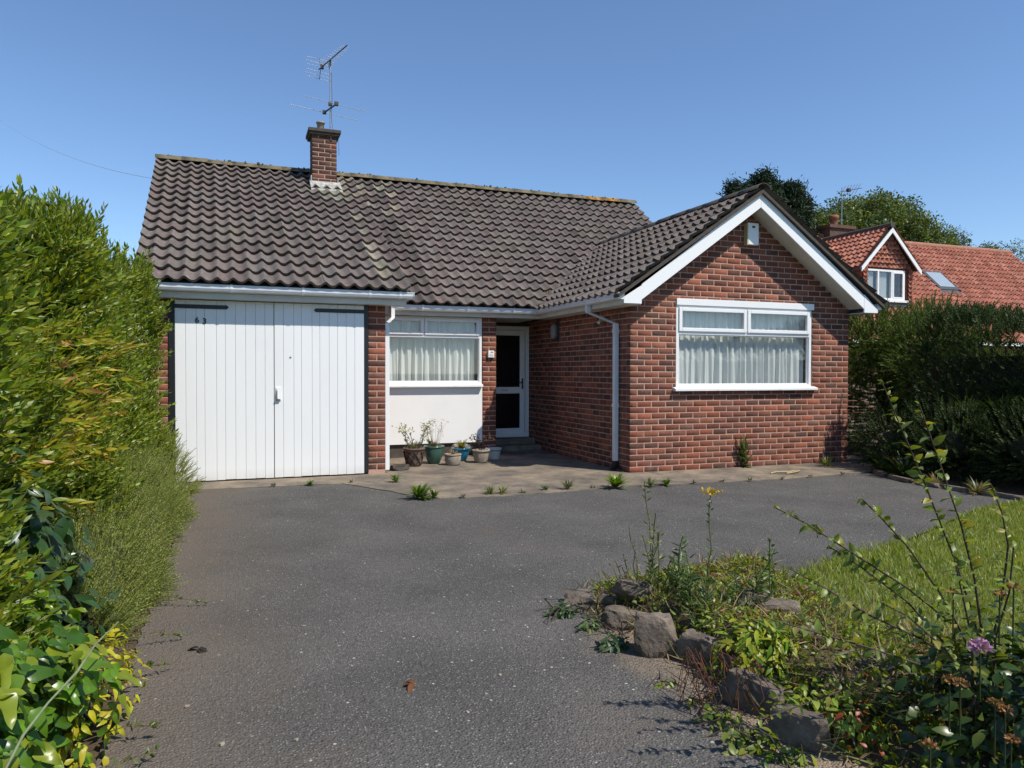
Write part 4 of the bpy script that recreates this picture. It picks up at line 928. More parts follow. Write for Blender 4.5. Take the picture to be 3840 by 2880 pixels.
def twigs(T, cx, cy, n, rx, h, seed, rad=.006, mat='twig', name='stem'):
    r = np.random.RandomState(seed)
    for i in range(n):
        a = r.uniform(0, 6.28); e = np.array([cx+math.cos(a)*rx*r.rand(), cy+math.sin(a)*rx*r.rand(), h*r.uniform(.6, .95)]); b = np.array([cx+.1*r.normal(), cy+.1*r.normal(), -.03])
        MB().tube([b, (b+e)/2+r.normal(0, .04, 3), e], [rad*1.4, rad, rad*.5], 6).build(name, MT[mat], T)
BL_ = thing('broadleaf_shrub', 'low shrub with big shiny lime green leaves in the near corner of the drive', 'shrub', (-5.80, -6.15, 0))
leafy_mound(BL_, 2300, -6.0, -5.95, .44, 1.05, .60, IV, .42, .9, .09, 31)
twigs(BL_, -5.98, -6.0, 14, .4, .5, 4)
MB().tube([atd(*q) for q in ((5, 1675, 1.95), (50, 1588, 2.05), (104, 1518, 2.15), (166, 1452, 2.27), (206, 1392, 2.40), (256, 1343, 2.58))], [.0036, .0046, .0034, .0044, .0032, .002], 8).build('stem', simple('green_stem', (.20, .24, .12), .6, .4, 40), BL_)
DK = thing('laurel_bush', 'dark green laurel bush with broad leaves below the hedge', 'shrub', (-6.15, -5.1, 0))
leafy_mound(DK, 1000, -6.13, -4.75, .36, .75, .92, DV, .7, 1.2, .09, 32); twigs(DK, -6.13, -4.95, 10, .3, .8, 5)
YW = thing('yellow_weed', 'yellowing weed with pointed leaves at the drive edge', 'plant', (-5.55, -5.45, 0))
leafy_mound(YW, 330, -5.60, -5.45, .15, .55, .26, YI, .3, .6, .06, 33, nmax=300, mat='leaf'); twigs(YW, -5.6, -5.45, 5, .15, .2, 6, .003)
# stray stalks over the asphalt
for i, (x, y) in enumerate([(-5.5, -4.75), (-5.52, -5.2), (-5.5, -5.8), (-5.53, -4.1), (-5.52, -6.1)]):
    rr = np.random.RandomState(700+i); T = thing('runner', 'thin dry stalk with small leaves creeping from the hedge onto asphalt', 'plant', (x, y, 0), 'stalks creeping onto the drive')
    e = np.array([x+rr.uniform(.15, .32), y+rr.uniform(-.05, .2), rr.uniform(.02, .06)]); pts = [np.array([x-.1, y, .05]), np.array([x+.05, y+.03, .07]), e]
    Pp = [strip(pts, .0022, (.20, .16, .08))]
    for k in range(18):
        t = rr.rand(); q = pts[1]+(e-pts[1])*t; v, f, c = leaf(.028, .010, .1, .2, 2, vary((.16, .19, .05), rr)); Pp.append((v@np.array(orient(rr.normal(size=(1, 3))+[.5, 0, .5], rr)[0]).T+q, f, c))
    finish(Pp, 'stalk', MT['leaf'], T)

# --- weeds in the joints of the apron
def weed(u, v, label, n, L, w, cols, spread, seed, mat='leaf', droop=.4, dz=.012, group=None, name='weed', extra=None):
    c = G(u, v); c[2] = dz; rr = np.random.RandomState(seed); P = tuft(c, rr, int(n*1.3), L*1.35, w*1.25, cols, spread, droop)
    if extra: P += extra(c, rr)
    o = link(name, np_mesh(name, *merge(P), MT[mat])); return tag(o, label, 'weed', group)
WG = [(.12, .22, .03), (.16, .26, .035), (.09, .17, .03)]
weed(855, 1043, 'small bright green weed beside the garage door apron', 26, .10, .02, WG, 1.0, 1)
weed(905, 1078, 'leafy dandelion weed at the corner of the concrete apron', 60, .15, .03, WG, 1.25, 2)
weed(936, 1077, 'little flat weed next to the dandelion clump', 26, .10, .02, WG, 1.3, 3)
weed(1058, 1068, 'thin low grass weed creeping along the apron edge', 46, .09, .008, [(.17, .20, .06), (.13, .19, .04)], 1.4, 4)
weed(1085, 1067, 'straggling grass blades in the apron joint', 36, .10, .007, [(.17, .20, .06), (.13, .19, .04)], 1.4, 5)
weed(1178, 1060, 'tiny green tuft in the joint before the porch', 14, .07, .012, [(.08, .13, .04)], 1.0, 6)
weed(1226, 1058, 'grey green tuft with upright blades before the porch', 34, .12, .010, [(.10, .15, .06), (.15, .18, .09)], .9, 7)
weed(1330, 1055, 'bright lush green weed in front of the downpipe', 60, .15, .030, [(.16, .28, .03), (.20, .32, .03)], 1.0, 8)
weed(1405, 1052, 'pale weed tuft by the gable corner apron edge', 30, .10, .012, [(.18, .22, .08)], 1.1, 9)
weed(1440, 1049, 'flat green weed under the gable wall edge of asphalt', 30, .09, .02, WG, 1.3, 10)
weed(1412, 1012, 'dry grey seedling tuft at the foot of the gable corner', 90, .15, .006, [(.22, .20, .13), (.17, .17, .09)], 1.0, 11, 'dryleaf')
weed(1500, 1010, 'brown withered weed along the gable wall foot', 40, .08, .009, DRY, 1.3, 12, 'dryleaf')
weed(1560, 1009, 'withered brown stalks beside the tall wall weed', 36, .12, .006, DRY, 1.2, 13, 'dryleaf')
weed(1785, 1008, 'yellow green grass tuft at the right end of the gable wall', 60, .13, .009, [(.24, .27, .07), (.16, .21, .05)], 1.2, 14)
weed(670, 1049, 'low weeds in the joint under the garage door', 30, .06, .012, WG, 1.3, 15)
weed(1342, 985, 'dry pale grass stalk standing in the shade beside the downpipe', 20, .32, .006, [(.30, .28, .20)], .35, 16, 'dryleaf')
for i, (u, v) in enumerate([(760, 1044), (590, 1052), (1000, 1076), (1130, 1066), (1280, 1056), (1500, 1046), (1560, 1042), (1620, 1040), (1690, 1036), (1750, 1032), (1820, 1027)]):
    weed(u, v, 'tiny scrap of weed in the joint between concrete and asphalt', 12, .045, .009, [(.10, .14, .04), (.07, .06, .03)], 1.3, 30+i, group='scraps of weed along the apron joint')
# tall weed against the gable wall
def wallweed(c, rr):
    P = []
    for k in range(5):
        b = c+np.array([rr.uniform(-.06, .06), rr.uniform(-.05, .0), 0]); v, f, t_ = sprig(rr, .42*rr.uniform(.7, 1.1), 22, .13, .034, [(.10, .16, .045), (.13, .19, .06)], 1.15, n=3, droop=.35, stemr=.005)
        P.append((v@np.array(orient(np.array([[rr.normal(0, .15), -.05+rr.normal(0, .1), 1]]), rr)[0]).T+b, f, t_))
    return P
weed(1608, 1010, 'tall leafy sow thistle growing against the gable wall', 14, .12, .03, [(.10, .16, .045)], 1.3, 17, extra=wallweed)
# dried curled stalk on the concrete
c0 = G(1700, 1020, .02)
tag(MB().tube([c0+np.array(q) for q in ((-.30, -.02, 0), (-.15, .03, .01), (0, -.05, .012), (.14, .04, .01), (.22, .0, .012), (.08, -.07, .01), (-.1, -.1, .0))], .010, 8).build('dried_stalk', simple('straw', (.42, .32, .17), .8)), 'curled pale dried stalk lying on the concrete under the gable window', 'stalk')

# --- planting in the rockery
def tall_weed(u, vbase, vtop, label, cols, seed, nst=3, leafL=.07, leafw=.014, lean=.12, nleaf=26, head=None, z=.12, spread=1., name='tall_weed', utop=None):
    c = G(u, vbase, z); dep = (c-CAM)@CF; H = (vbase-vtop)*S/FPX*dep; rr = np.random.RandomState(seed); T = thing(name, label, 'weed', (c[0], c[1], 0)); P = []
    lat = CR*((utop-u)*S/FPX*dep if utop else 0)
    for k in range(nst):
        h = H*(1 if k == 0 else rr.uniform(.45, .9)); b = c+np.array([rr.uniform(-.05, .05), rr.uniform(-.05, .05), -z*.6])*(k > 0)-np.array([0, 0, z*.5])
        top = b+np.array([0, 0, h+z*.5])+lat*(1 if k == 0 else rr.uniform(.2, 1))+rr.normal(0, lean, 3)*np.array([1, 1, 0])*h*(1 if k else .3)
        pts = [b+(top-b)*t+rr.normal(0, .006, 3) for t in np.linspace(0, 1, 7)]; P.append(strip(pts, .0032, (.14, .17, .06)))
        for i in range(nleaf):
            t = rr.uniform(.08, .97); q = b+(top-b)*t; v, f, cc = leaf(leafL*(1.15-.7*t)*rr.uniform(.6, 1.2), leafw*rr.uniform(.7, 1.2), .15, .25, 2, vary(cols[rr.randint(len(cols))], rr))
            a = rr.uniform(0, 6.28); P.append((v@np.array(orient(np.array([[math.cos(a)*spread, math.sin(a)*spread, .6]]), rr)[0]).T+q, f, cc))
        if head: P += head(top, rr, k)
    finish(P, 'stalks', MT['leaf'], T); return T
def yellow_head(p, rr, k):
    P = []
    if k > 0: return P
    for i in range(55):
        v, f, c = leaf(.018, .012, .1, .1, 2, vary((.62, .42, .02), rr, .15)); P.append((v@np.array(orient(rr.normal(size=(1, 3))+[0, 0, 1.2], rr)[0]).T+p+np.array([rr.normal(0, .022), rr.normal(0, .022), rr.normal(0, .008)]), f, c))
    return P
FE = [(.10, .165, .045), (.08, .145, .04), (.13, .19, .06)]
tall_weed(1530, 1285, 1062, 'tall ragwort stalk topped by a flat yellow flower head', FE, 1, 1, .06, .012, .04, 46, yellow_head, utop=1534)
tall_weed(1412, 1290, 1040, 'tallest pale green weed with thin yellowing stalks at the rockery tip', [(.24, .26, .06), (.17, .21, .05)], 2, 6, .07, .010, .16, 34, utop=1425)
tall_weed(1460, 1300, 1150, 'feathery dark green weed clump in the rockery', FE, 3, 10, .10, .012, .25, 40)
tall_weed(1500, 1330, 1190, 'bushy feathery weed in the middle of the rockery', FE, 4, 10, .10, .012, .28, 40)
tall_weed(1380, 1285, 1140, 'sparse dry reddish grass stalks at the rockery tip', DRY+[(.26, .12, .08)], 5, 9, .05, .006, .3, 12, utop=1330)
tall_weed(1660, 1330, 1160, 'thin upright green weed growing behind the rockery slab', FE, 6, 3, .06, .014, .1, 30)
tall_weed(1590, 1330, 1190, 'drooping fern like weed leaning towards the drive', FE, 7, 7, .11, .012, .45, 40, utop=1640)
tall_weed(1530, 1365, 1255, 'small green weed among dry stalks beside the upright stone', FE, 8, 6, .08, .012, .35, 30)
tall_weed(1640, 1330, 1230, 'bleached dry weed stalks near the lawn side stones', DRY, 9, 10, .06, .007, .3, 16)
tall_weed(1290, 1290, 1245, 'short dry grass on the edge of the rockery tip', DRY, 10, 8, .05, .006, .5, 12)
def dry_litter():
    rr = np.random.RandomState(77); P = []
    for i in range(4200):
        y = rr.uniform(-6.9, -4.7); x = rr.uniform(-3.1, -1.75); v, f, c = leaf(rr.uniform(.05, .15), .004+.004*rr.rand(), .1, .5, 3, vary(DRY[rr.randint(3)] if rr.rand() < .72 else (.14, .18, .05), rr, .3))
        P.append((v@np.array(orient(np.array([[rr.normal(), rr.normal(), rr.uniform(-.1, .9)]]), rr)[0]).T+np.array([x, y, max(0, mound_z(x, y))+.012+.03*rr.rand()]), f, c))
    o = link('dry_grass', np_mesh('dry_grass', *merge(P), MT['dryleaf'])); tag(o, 'dry grass and dead stalks matted over the rockery soil', 'grass', kind='stuff')
dry_litter()
def ground_cover():
    rr = np.random.RandomState(78); P = []; pal = LIME*2+GREEN+[(.20, .18, .06), (.30, .11, .05)]
    for k in range(900):
        x = rr.uniform(-3.0, -1.8); y = rr.uniform(-7.4, -4.85); col = pal[rr.randint(len(pal))]; n = rr.randint(6, 16); R_ = rr.uniform(.03, .09)
        for i in range(n):
            v, f, c = leaf(rr.uniform(.02, .045), rr.uniform(.008, .018), .15, .3, 2, vary(col, rr, .3)); a = rr.uniform(0, 6.28); rad = R_*math.sqrt(rr.rand())
            P.append((v@np.array(orient(np.array([[math.cos(a), math.sin(a), rr.uniform(.1, 1.2)]]), rr)[0]).T+np.array([x+math.cos(a)*rad, y+math.sin(a)*rad, max(0, mound_z(x, y))+.012+.04*rr.rand()]), f, c))
    o = link('ground_cover', np_mesh('ground_cover', *merge(P), MT['leaf'])); tag(o, 'low mixed green ground cover spreading over the rockery soil', 'ground cover', kind='stuff')
ground_cover()
def clump(u, v, rx, ry, h, n, cols, L, w, label, seed, z=.1, name='leafy_plant', mat='leaf', smin=.6, smax=1.1):
    c = G(u, v, z); T = thing(name, label, 'plant', (c[0], c[1], 0)); vs = [leaf(L, w, .2, .3, 4, vary(cols[i % len(cols)], np.random.RandomState(seed*10+i), .2)) for i in range(6)]
    leafy_mound(T, n, c[0], c[1], rx, ry, h, vs, smin, smax, L, seed, zmin=z-.05, mat=mat); twigs(T, c[0], c[1], 5, rx*.7, h+z*.5, seed, .003); return T
clump(1650, 1425, .21, .20, .22, 700, LIME+[(.22, .34, .025)], .065, .020, 'lime green clump of narrow leaves between the rockery rows', 51)
clump(1530, 1370, .09, .09, .16, 150, LIME, .06, .018, 'small lime green plant beside the dry rockery stalks', 52)
clump(1780, 1500, .24, .16, .10, 420, LIME+GREEN[:2], .04, .018, 'low yellow green creeping plant on the rockery soil', 53)
clump(1860, 1555, .16, .14, .12, 220, GREEN+[(.35, .08, .03)], .045, .02, 'creeping plant with some reddish leaves near the shrub', 54)
clump(1215, 1318, .09, .07, .09, 130, [(.05, .09, .03), (.09, .14, .04)], .05, .015, 'dark tufted weed at the very tip of the rockery', 55, .03)
clump(1275, 1352, .06, .05, .10, 70, [(.12, .19, .05), (.18, .23, .09)], .055, .016, 'pale green weed growing from the gap below the tip stones', 56, .02)
clump(1328, 1392, .08, .06, .11, 120, [(.06, .12, .05), (.09, .16, .06)], .06, .018, 'blue green prickly weed before the broken stone', 57, .02)
clump(1440, 1478, .10, .05, .07, 80, GREEN+LIME, .05, .018, 'low weed at the foot of the upright stone', 58, .0)
clump(1560, 1560, .10, .09, .10, 130, GREEN, .045, .02, 'rounded green weed below the long stone', 59, .0)
clump(1625, 1610, .13, .09, .09, 170, GREEN+[(.07, .11, .05)], .05, .026, 'spreading weed with oval leaves on the drive edge', 60, .0)
clump(1700, 1640, .14, .08, .08, 150, GREEN+LIME[:1], .045, .022, 'bottom edge weed with small leaves below the split stone', 61, .0)
clump(1520, 1520, .10, .04, .06, 60, GREEN, .04, .018, 'little green weed beside the sandy patch', 62, .0)
clump(1640, 1262, .22, .08, .08, 160, [(.16, .19, .06), (.11, .16, .04)], .04, .014, 'ragged weeds where the lawn meets the asphalt', 63, .02)
clump(1840, 1205, .30, .08, .07, 200, [(.20, .22, .07), (.12, .16, .04)], .04, .014, 'yellowish weeds along the lawn edge', 64, .02)
# reddish roots over the long stone
rr = np.random.RandomState(88); P = []
for i in range(60):
    c = G(rr.uniform(1475, 1640), rr.uniform(1425, 1490), .10); e = c+np.array([rr.normal(0, .06), rr.uniform(-.12, .02), -.10]); P.append(strip([c+np.array([0, 0, .08]), (c+e)/2+rr.normal(0, .03, 3)+np.array([0, -.03, .03]), e], .002, vary((.16, .07, .045), rr)))
tag(link('dry_roots', np_mesh('dry_roots', *merge(P), MT['dryleaf'])), 'tangle of reddish dry roots hanging over the long rockery stone', 'roots')

# --- arching shrub with long shoots, and the flowering bush at its foot
SH = thing('arching_shrub', 'shrub with long thin arching shoots and small paired leaves', 'shrub', (-2.62, -7.0, 0))
SV = [leaf(.044, .024, .3, .35, 4, vary([(.20, .26, .04), (.26, .32, .05), (.14, .20, .03), (.32, .36, .07)][i % 4], np.random.RandomState(800+i), .2)) for i in range(8)]
SHOOTS = [([(1908, 832), (1945, 920), (2000, 1050), (2055, 1190), (2100, 1320), (2125, 1420)], 2.55), ([(1985, 872), (2030, 1000), (2075, 1130), (2105, 1250), (2120, 1360)], 2.45),
          ([(2140, 1045), (2165, 1110), (2178, 1180), (2165, 1290), (2140, 1400)], 2.6), ([(1672, 1095), (1740, 1130), (1850, 1200), (1960, 1270), (2060, 1350)], 2.75), ([(1862, 1078), (1900, 1115), (1960, 1180), (2030, 1280), (2080, 1370)], 2.7),
          ([(1700, 1225), (1790, 1275), (1880, 1330), (1990, 1380), (2070, 1430)], 2.6), ([(1640, 1330), (1760, 1365), (1880, 1400), (2000, 1440), (2080, 1480)], 2.5), ([(1790, 1180), (1860, 1225), (1960, 1300), (2050, 1400)], 2.85),
          ([(1640, 1555), (1740, 1520), (1850, 1480), (1960, 1455), (2060, 1460)], 2.45), ([(1900, 1300), (1960, 1330), (2040, 1400), (2090, 1470)], 2.4), ([(2060, 1200), (2080, 1290), (2100, 1380)], 2.4), ([(2190, 1180), (2180, 1280), (2150, 1380)], 2.5)]
items = []; rr = np.random.RandomState(66)
for pts, dep in SHOOTS:
    W3 = [atd(u, v, dep+.06*i-.1) for i, (u, v) in enumerate(pts)]; base = np.array([-2.62+rr.normal(0, .05), -7.0+rr.normal(0, .05), .02]); W3 = W3+[(W3[-1]+base)/2, base]
    n = len(W3); MB().tube(W3, [.0022+.0042*i/n for i in range(n)], 6).build('shoot', MT['twig'], SH)
    L = [np.linalg.norm(W3[i+1]-W3[i]) for i in range(n-1)]; tot = sum(L); s_ = .0; k = 0
    while s_ < tot*.80:
        acc = 0
        for i in range(n-1):
            if acc+L[i] >= s_: break
            acc += L[i]
        q = W3[i]+(W3[i+1]-W3[i])*((s_-acc)/L[i]); ax = W3[i]-W3[i+1]; ax /= np.linalg.norm(ax)
        for sg in (-1, 1):
            if rr.rand() < .12: continue
            side = np.cross(ax, rr.normal(size=3)); side /= np.linalg.norm(side); y = side*.9+ax*.35+np.array([0, 0, .15]); y /= np.linalg.norm(y)
            nz = np.cross(y, np.cross(np.array([.2, -.2, 1])+rr.normal(0, .5, 3), y)); nz /= np.linalg.norm(nz); x = np.cross(y, nz); sc = rr.uniform(.55, 1.15)*(.6+.4*min(1, s_/.15))
            items.append((int(rr.randint(8)), mat4(x*sc, y*sc, nz*sc, q), None, .03*sc))
        s_ += rr.uniform(.020, .037); k += 1
pieces(items, SV, MT['leaf'], 'leaf', lambda o: SH, 'foliage', SH, 300)
FB = thing('flowering_shrub', 'dark leafy flowering shrub with a pink flower head and brown spent heads', 'shrub', (-2.55, -7.2, 0))
FV = [leaf(.060, .032, .2, .3, 4, vary([(.035, .07, .015), (.05, .095, .02), (.08, .13, .025), (.028, .055, .014)][i % 4], np.random.RandomState(900+i), .2)) for i in range(8)]
leafy_mound(FB, 2300, -2.42, -7.22, .52, .62, .50, FV, .6, 1.2, .05, 71, mat='glossleaf'); twigs(FB, -2.45, -7.2, 16, .42, .5, 72)
def head(u, v, dep, cols, rad, name, n=60, ps=.018):
    p = atd(u, v, dep); rr = np.random.RandomState(int(u+v)); P = []
    for i in range(n):
        d = rr.normal(size=3); d /= np.linalg.norm(d); d[2] = abs(d[2])*.8-.1; V, F, C = leaf(ps, ps*.6, .2, .2, 2, vary(cols[rr.randint(len(cols))], rr, .2, .08)); P.append((V@np.array(orient(d[None]+rr.normal(0, .3, (1, 3)), rr)[0]).T+p+d*rad*.7, F, C))
    P.append(strip([p-np.array([0, 0, .16]), p-np.array([0, 0, .0])], .003, (.08, .10, .03))); link(name, np_mesh(name, *merge(P), MT['dryleaf']), FB)
PINK = [(.55, .30, .50), (.62, .38, .58), (.45, .22, .40)]; SPENT = [(.30, .15, .06), (.38, .20, .08), (.24, .11, .05)]
head(2118, 1400, 2.25, PINK, .030, 'flower_head', 90)
for u, v, dep in ((2052, 1470, 2.25), (2075, 1478, 2.22), (2150, 1520, 2.15), (2172, 1535, 2.15), (2010, 1610, 2.1), (2190, 1270, 2.35), (2160, 1285, 2.35), (2185, 1600, 2.1), (2060, 1280, 2.45)): head(u, v, dep, SPENT, .016, 'spent_head', 34, .014)

# --- grass of the lawn
def lawn_grass():
    r = np.random.RandomState(15); n = 90000; from_x = r.uniform(-1.95, 4.2, n); y = -3.5-r.rand(n)**1.0*3.6
    edge = np.interp(from_x, [-1.95, -1.5, -.9, .22, 2., 2.85, 4.2], [-5.35, -4.86, -4.68, -4.37, -3.62, -3.5, -3.3]); ok = y < edge+r.normal(0, .03, n); x = from_x[ok]; y = y[ok]; n = len(x)
    h = r.uniform(.02, .055, n)*(1+.5*(np.sin(2*x)*np.sin(3*y) > .3)); a = r.uniform(0, 6.28, n); w = r.uniform(.0022, .0042, n); ln = r.uniform(.1, .9, n)*h
    c, s = np.cos(a), np.sin(a); b = r.uniform(0, 6.28, n)
    V = np.zeros((n, 5, 3)); base = np.stack([x, y, np.full(n, .034)], 1)
    V[:, 0] = base+np.stack([-c*w, -s*w, 0*w], 1); V[:, 1] = base+np.stack([c*w, s*w, 0*w], 1)
    mid = base+np.stack([np.cos(b)*ln*.35, np.sin(b)*ln*.35, h*.6], 1); V[:, 2] = mid+np.stack([-c*w*.7, -s*w*.7, 0*w], 1); V[:, 3] = mid+np.stack([c*w*.7, s*w*.7, 0*w], 1)
    V[:, 4] = base+np.stack([np.cos(b)*ln, np.sin(b)*ln, h], 1)
    F = (np.array([[0, 1, 3], [0, 3, 2], [2, 3, 4]])[None]+(np.arange(n)*5)[:, None, None]).reshape(-1, 3)
    pal = np.array([(.26, .34, .055), (.31, .39, .06), (.21, .28, .045), (.40, .40, .11), (.46, .40, .19)]); T = pal[r.choice(5, n, p=[.34, .3, .2, .1, .06])]*r.uniform(.8, 1.2, (n, 1))
    o = link('grass', np_mesh('grass', V.reshape(-1, 3), F, np.repeat(T, 5, 0), MT['leaf'])); tag(o, 'short sunlit lawn grass beside the rockery', 'grass', kind='stuff')
lawn_grass()

# --- right border: conifer bush, dark hedge, long grass
CV = [sprig(np.random.RandomState(600+i), .24, 48, .055, .013, [(.11, .165, .03), (.14, .20, .035), (.08, .13, .025), (.20, .26, .05)], .8, whorl=4, stem=(.06, .07, .03), stemr=.002) for i in range(8)]
CB = thing('conifer_bush', 'big bushy conifer with light green top beside the gable wall', 'bush', (5.5, .2, 0))
def blob(r, n, lobes, up=.5, inner=.75):
    P, D = [], []; vol = np.array([l[3]*l[4]*l[5] for l in lobes])**(2/3); pr = vol/vol.sum()
    for i in range(n):
        l = lobes[r.choice(len(lobes), p=pr)]; d = r.normal(size=3); d /= np.linalg.norm(d); s_ = r.uniform(inner, 1.03)*(1+.07*math.sin(6*d[0]+l[0])+.07*math.sin(7*d[1]+5*d[2]))
        P.append((l[0]+d[0]*l[3]*s_, l[1]+d[1]*l[4]*s_, max(.03, l[2]+d[2]*l[5]*s_))); D.append((d[0], d[1], d[2]+up))
    return np.array(P), np.array(D)
lob = [(5.75, .75, 1.0, .75, .85, 1.35), (5.9, -.2, 1.1, .80, .9, 1.25), (5.6, -.9, .9, .6, .7, 1.15), (6.7, .9, 1.2, .8, .9, 1.4), (5.05, .55, 1.78, .62, .55, .62), (5.8, .2, 1.8, .7, .8, .72), (5.0, -.35, 1.55, .45, .5, .7), (4.75, .5, 1.95, .5, .5, .5), (4.95, 1.2, 1.9, .5, .5, .55), (5.2, 1.3, 1.75, .5, .5, .5)]
P, D = blob(r, 6000, lob, .25, .62); pieces(scatter(P, D, CV, r, .7, 1.2, .2), CV, MT['needle'], 'sprig', lambda o: CB, 'foliage', CB, 300)
MB().tube([(5.4, .2, -.05), (5.4, .2, 1.9)], [.09, .03], 8).build('trunk', MT['bark'], CB)
def coreb(T, lobes, k, mat):
    m = MB()
    for l in lobes:
        n = 14; m.lathe([(max(.001, math.sin(math.pi*j/8)), -math.cos(math.pi*j/8)) for j in range(9)], n); 
        for q in range(len(m.v)-9*n, len(m.v)): v = m.v[q]; m.v[q] = (l[0]+v[0]*l[3]*k, l[1]+v[1]*l[4]*k, max(.0, l[2]+v[2]*l[5]*k))
    o = m.build('dark_core', mat, T); o['kind'] = 'stuff'; return o
MT['core'] = simple('inner_dark_filler', (.028, .032, .014), .95, .5, 14, .8, 20, .05)  # dark colour of the solid filler cores, painting the shade within the foliage
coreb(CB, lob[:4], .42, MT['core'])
DH = thing('hedge', 'dark shaded evergreen hedge along the right boundary', 'hedge', (5.2, -4, 0))
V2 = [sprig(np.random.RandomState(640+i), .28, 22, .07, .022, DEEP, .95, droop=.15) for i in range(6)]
P, D = [], []
for i in range(3400):
    y = r.uniform(-6.0, -.9); zt_ = 1.95+.06*math.sin(3*y)+.2*max(0, min(1, (y+2.2)*.8)); k = r.rand()
    if k < .62: z = zt_*r.rand(); P.append((4.32+.10*math.sin(3*y+2*z)+.1*r.rand(), y, z)); D.append((-1*r.uniform(.3, 1), r.normal(0, .4), r.uniform(.2, 1)))
    else: P.append((r.uniform(4.3, 5.5), y, zt_-.08*r.rand())); D.append((r.normal(0, .3), r.normal(0, .3), 1))
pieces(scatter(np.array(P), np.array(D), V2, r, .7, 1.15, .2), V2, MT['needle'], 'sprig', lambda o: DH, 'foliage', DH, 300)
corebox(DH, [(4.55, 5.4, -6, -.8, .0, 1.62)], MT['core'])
# lower bush in front of it and long grass on top
LD = thing('low_hedge', 'low dark bush in the shade below the right hedge', 'bush', (3.75, -2.2, 0))
lob2 = [(3.75, -1.0, .40, .45, .6, .42), (3.75, -1.9, .45, .45, .7, .46), (3.8, -2.9, .48, .45, .7, .46), (3.85, -3.9, .48, .45, .7, .46)]
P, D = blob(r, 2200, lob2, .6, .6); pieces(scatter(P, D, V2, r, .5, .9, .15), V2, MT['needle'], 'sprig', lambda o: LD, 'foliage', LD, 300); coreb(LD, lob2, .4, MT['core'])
for i, (x, y, z) in enumerate([(4.0, -1.95, .75), (4.0, -2.35, .75), (4.05, -2.75, .78), (4.05, -3.2, .78)]):
    rr = np.random.RandomState(950+i); P = tuft(np.array([x, y, z]), rr, 110, .45, .010, [(.06, .11, .025), (.08, .13, .03)], .75, .5); o = link('long_grass', np_mesh('long_grass', *merge(P), MT['leaf'])); tag(o, 'tuft of long arching grass above the low dark bush', 'grass', 'long grass tufts by the right hedge')
weed(1905, 1020, 'dark ferny plant in the shade beside the kerb', 60, .28, .02, DEEP+[(.07, .12, .03)], 1.0, 97)
weed(1950, 1032, 'spreading dark plant behind the edging stones', 60, .28, .02, DEEP+[(.07, .12, .03)], 1.1, 98)
weed(2020, 1050, 'dry grassy scraps along the edging stones', 60, .14, .008, DRY+[(.12, .16, .04)], 1.2, 99)
weed(2110, 1068, 'mixed weeds on the soil beyond the edging', 60, .16, .012, DRY+[(.10, .15, .04)], 1.2, 100)

# ================================================================== the neighbour's house
NB = thing('neighbour_house', 'neighbouring house with orange red tiled roof, gabled dormer and skylight', 'house', (20, 12, 0))
NY, NZ, NT_, NRY = 10., 2.5, .95, 14.65; NRZ = NZ+NT_*(NRY-NY); nz = lambda y: NZ+NT_*(y-NY)
MB().box(10.2, 28.0, NY+.35, NRY+4.3, -.05, 2.45).prism([(NY+.35, 2.45), (NRY+4.3, 2.45), (NRY, NRZ-.1)], 27.7, 28.0, 0).prism([(NY+.35, 2.45), (NRY+4.3, 2.45), (NRY, NRZ-.1)], 10.2, 10.5, 0).build('wall', MT['nbwall'], NB)
NRF = MB().add([(9.9, NY, NZ), (28.3, NY, NZ), (28.3, NRY, NRZ), (9.9, NRY, NRZ), (28.3, 2*NRY-NY, NZ), (9.9, 2*NRY-NY, NZ)], [(0, 1, 2, 3), (3, 2, 4, 5)]).build('roof', MT['deck'], NB)
RC = [(.52, .20, .135), (.47, .18, .12), (.56, .23, .155), (.43, .16, .11), (.60, .27, .19)]
NV = tile_variants(RC, 10, .036, 400, .055, .06); NTL = []
roof_patch(NRF, (9.9, NY, NZ), (28.3, NY, NZ), (9.9, NRY, NRZ), (28.3, NRY, NRZ), 82, 21, 1, 10, store=NTL, skip=lambda p: (20.95 < p[0] < 22.1 and 12.25 < p[1] < 13.2))
# dormer
DX0, DX1, DYF, DXM, DZE, DZA = 15.85, 18.45, 11.30, 17.15, 5.22, 6.70
MB().box(DX0+.12, DX0+.28, DYF, 14.2, 3.7, DZE+.1).box(DX1-.28, DX1-.12, DYF, 14.2, 3.7, DZE+.1).prism([(DX0+.12, DZE), (DX1-.12, DZE), (DXM, DZA-.15)], DYF+.05, DYF+.15, 1).box(DX0+.28, DX1-.28, DYF+.03, DYF+.2, 3.7, 4.06).build('dormer_wall', MT['nbwall'], NB)
DRF = MB().add([(DX0-.12, DYF-.22, DZE-.05), (DXM, DYF-.22, DZA), (DXM, 14.5, DZA), (DX0-.12, 14.5, DZE-.05)], [(0, 1, 2, 3)]).add([(DX1+.12, DYF-.22, DZE-.05), (DXM, DYF-.22, DZA), (DXM, 14.5, DZA), (DX1+.12, 14.5, DZE-.05)], [(0, 1, 2, 3)]).build('dormer_roof', MT['deck'], NB)
roof_patch(DRF, (DX0-.12, 14.5, DZE-.05), (DX0-.12, DYF-.22, DZE-.05), (DXM, 14.5, DZA), (DXM, DYF-.22, DZA), 15, 8, 2, 10, store=NTL, skip=lambda p: p[2] < nz(p[1])-.1)
roof_patch(DRF, (DX1+.12, DYF-.22, DZE-.05), (DX1+.12, 14.5, DZE-.05), (DXM, DYF-.22, DZA), (DXM, 14.5, DZA), 15, 8, 3, 10, store=NTL, skip=lambda p: p[2] < nz(p[1])-.1)
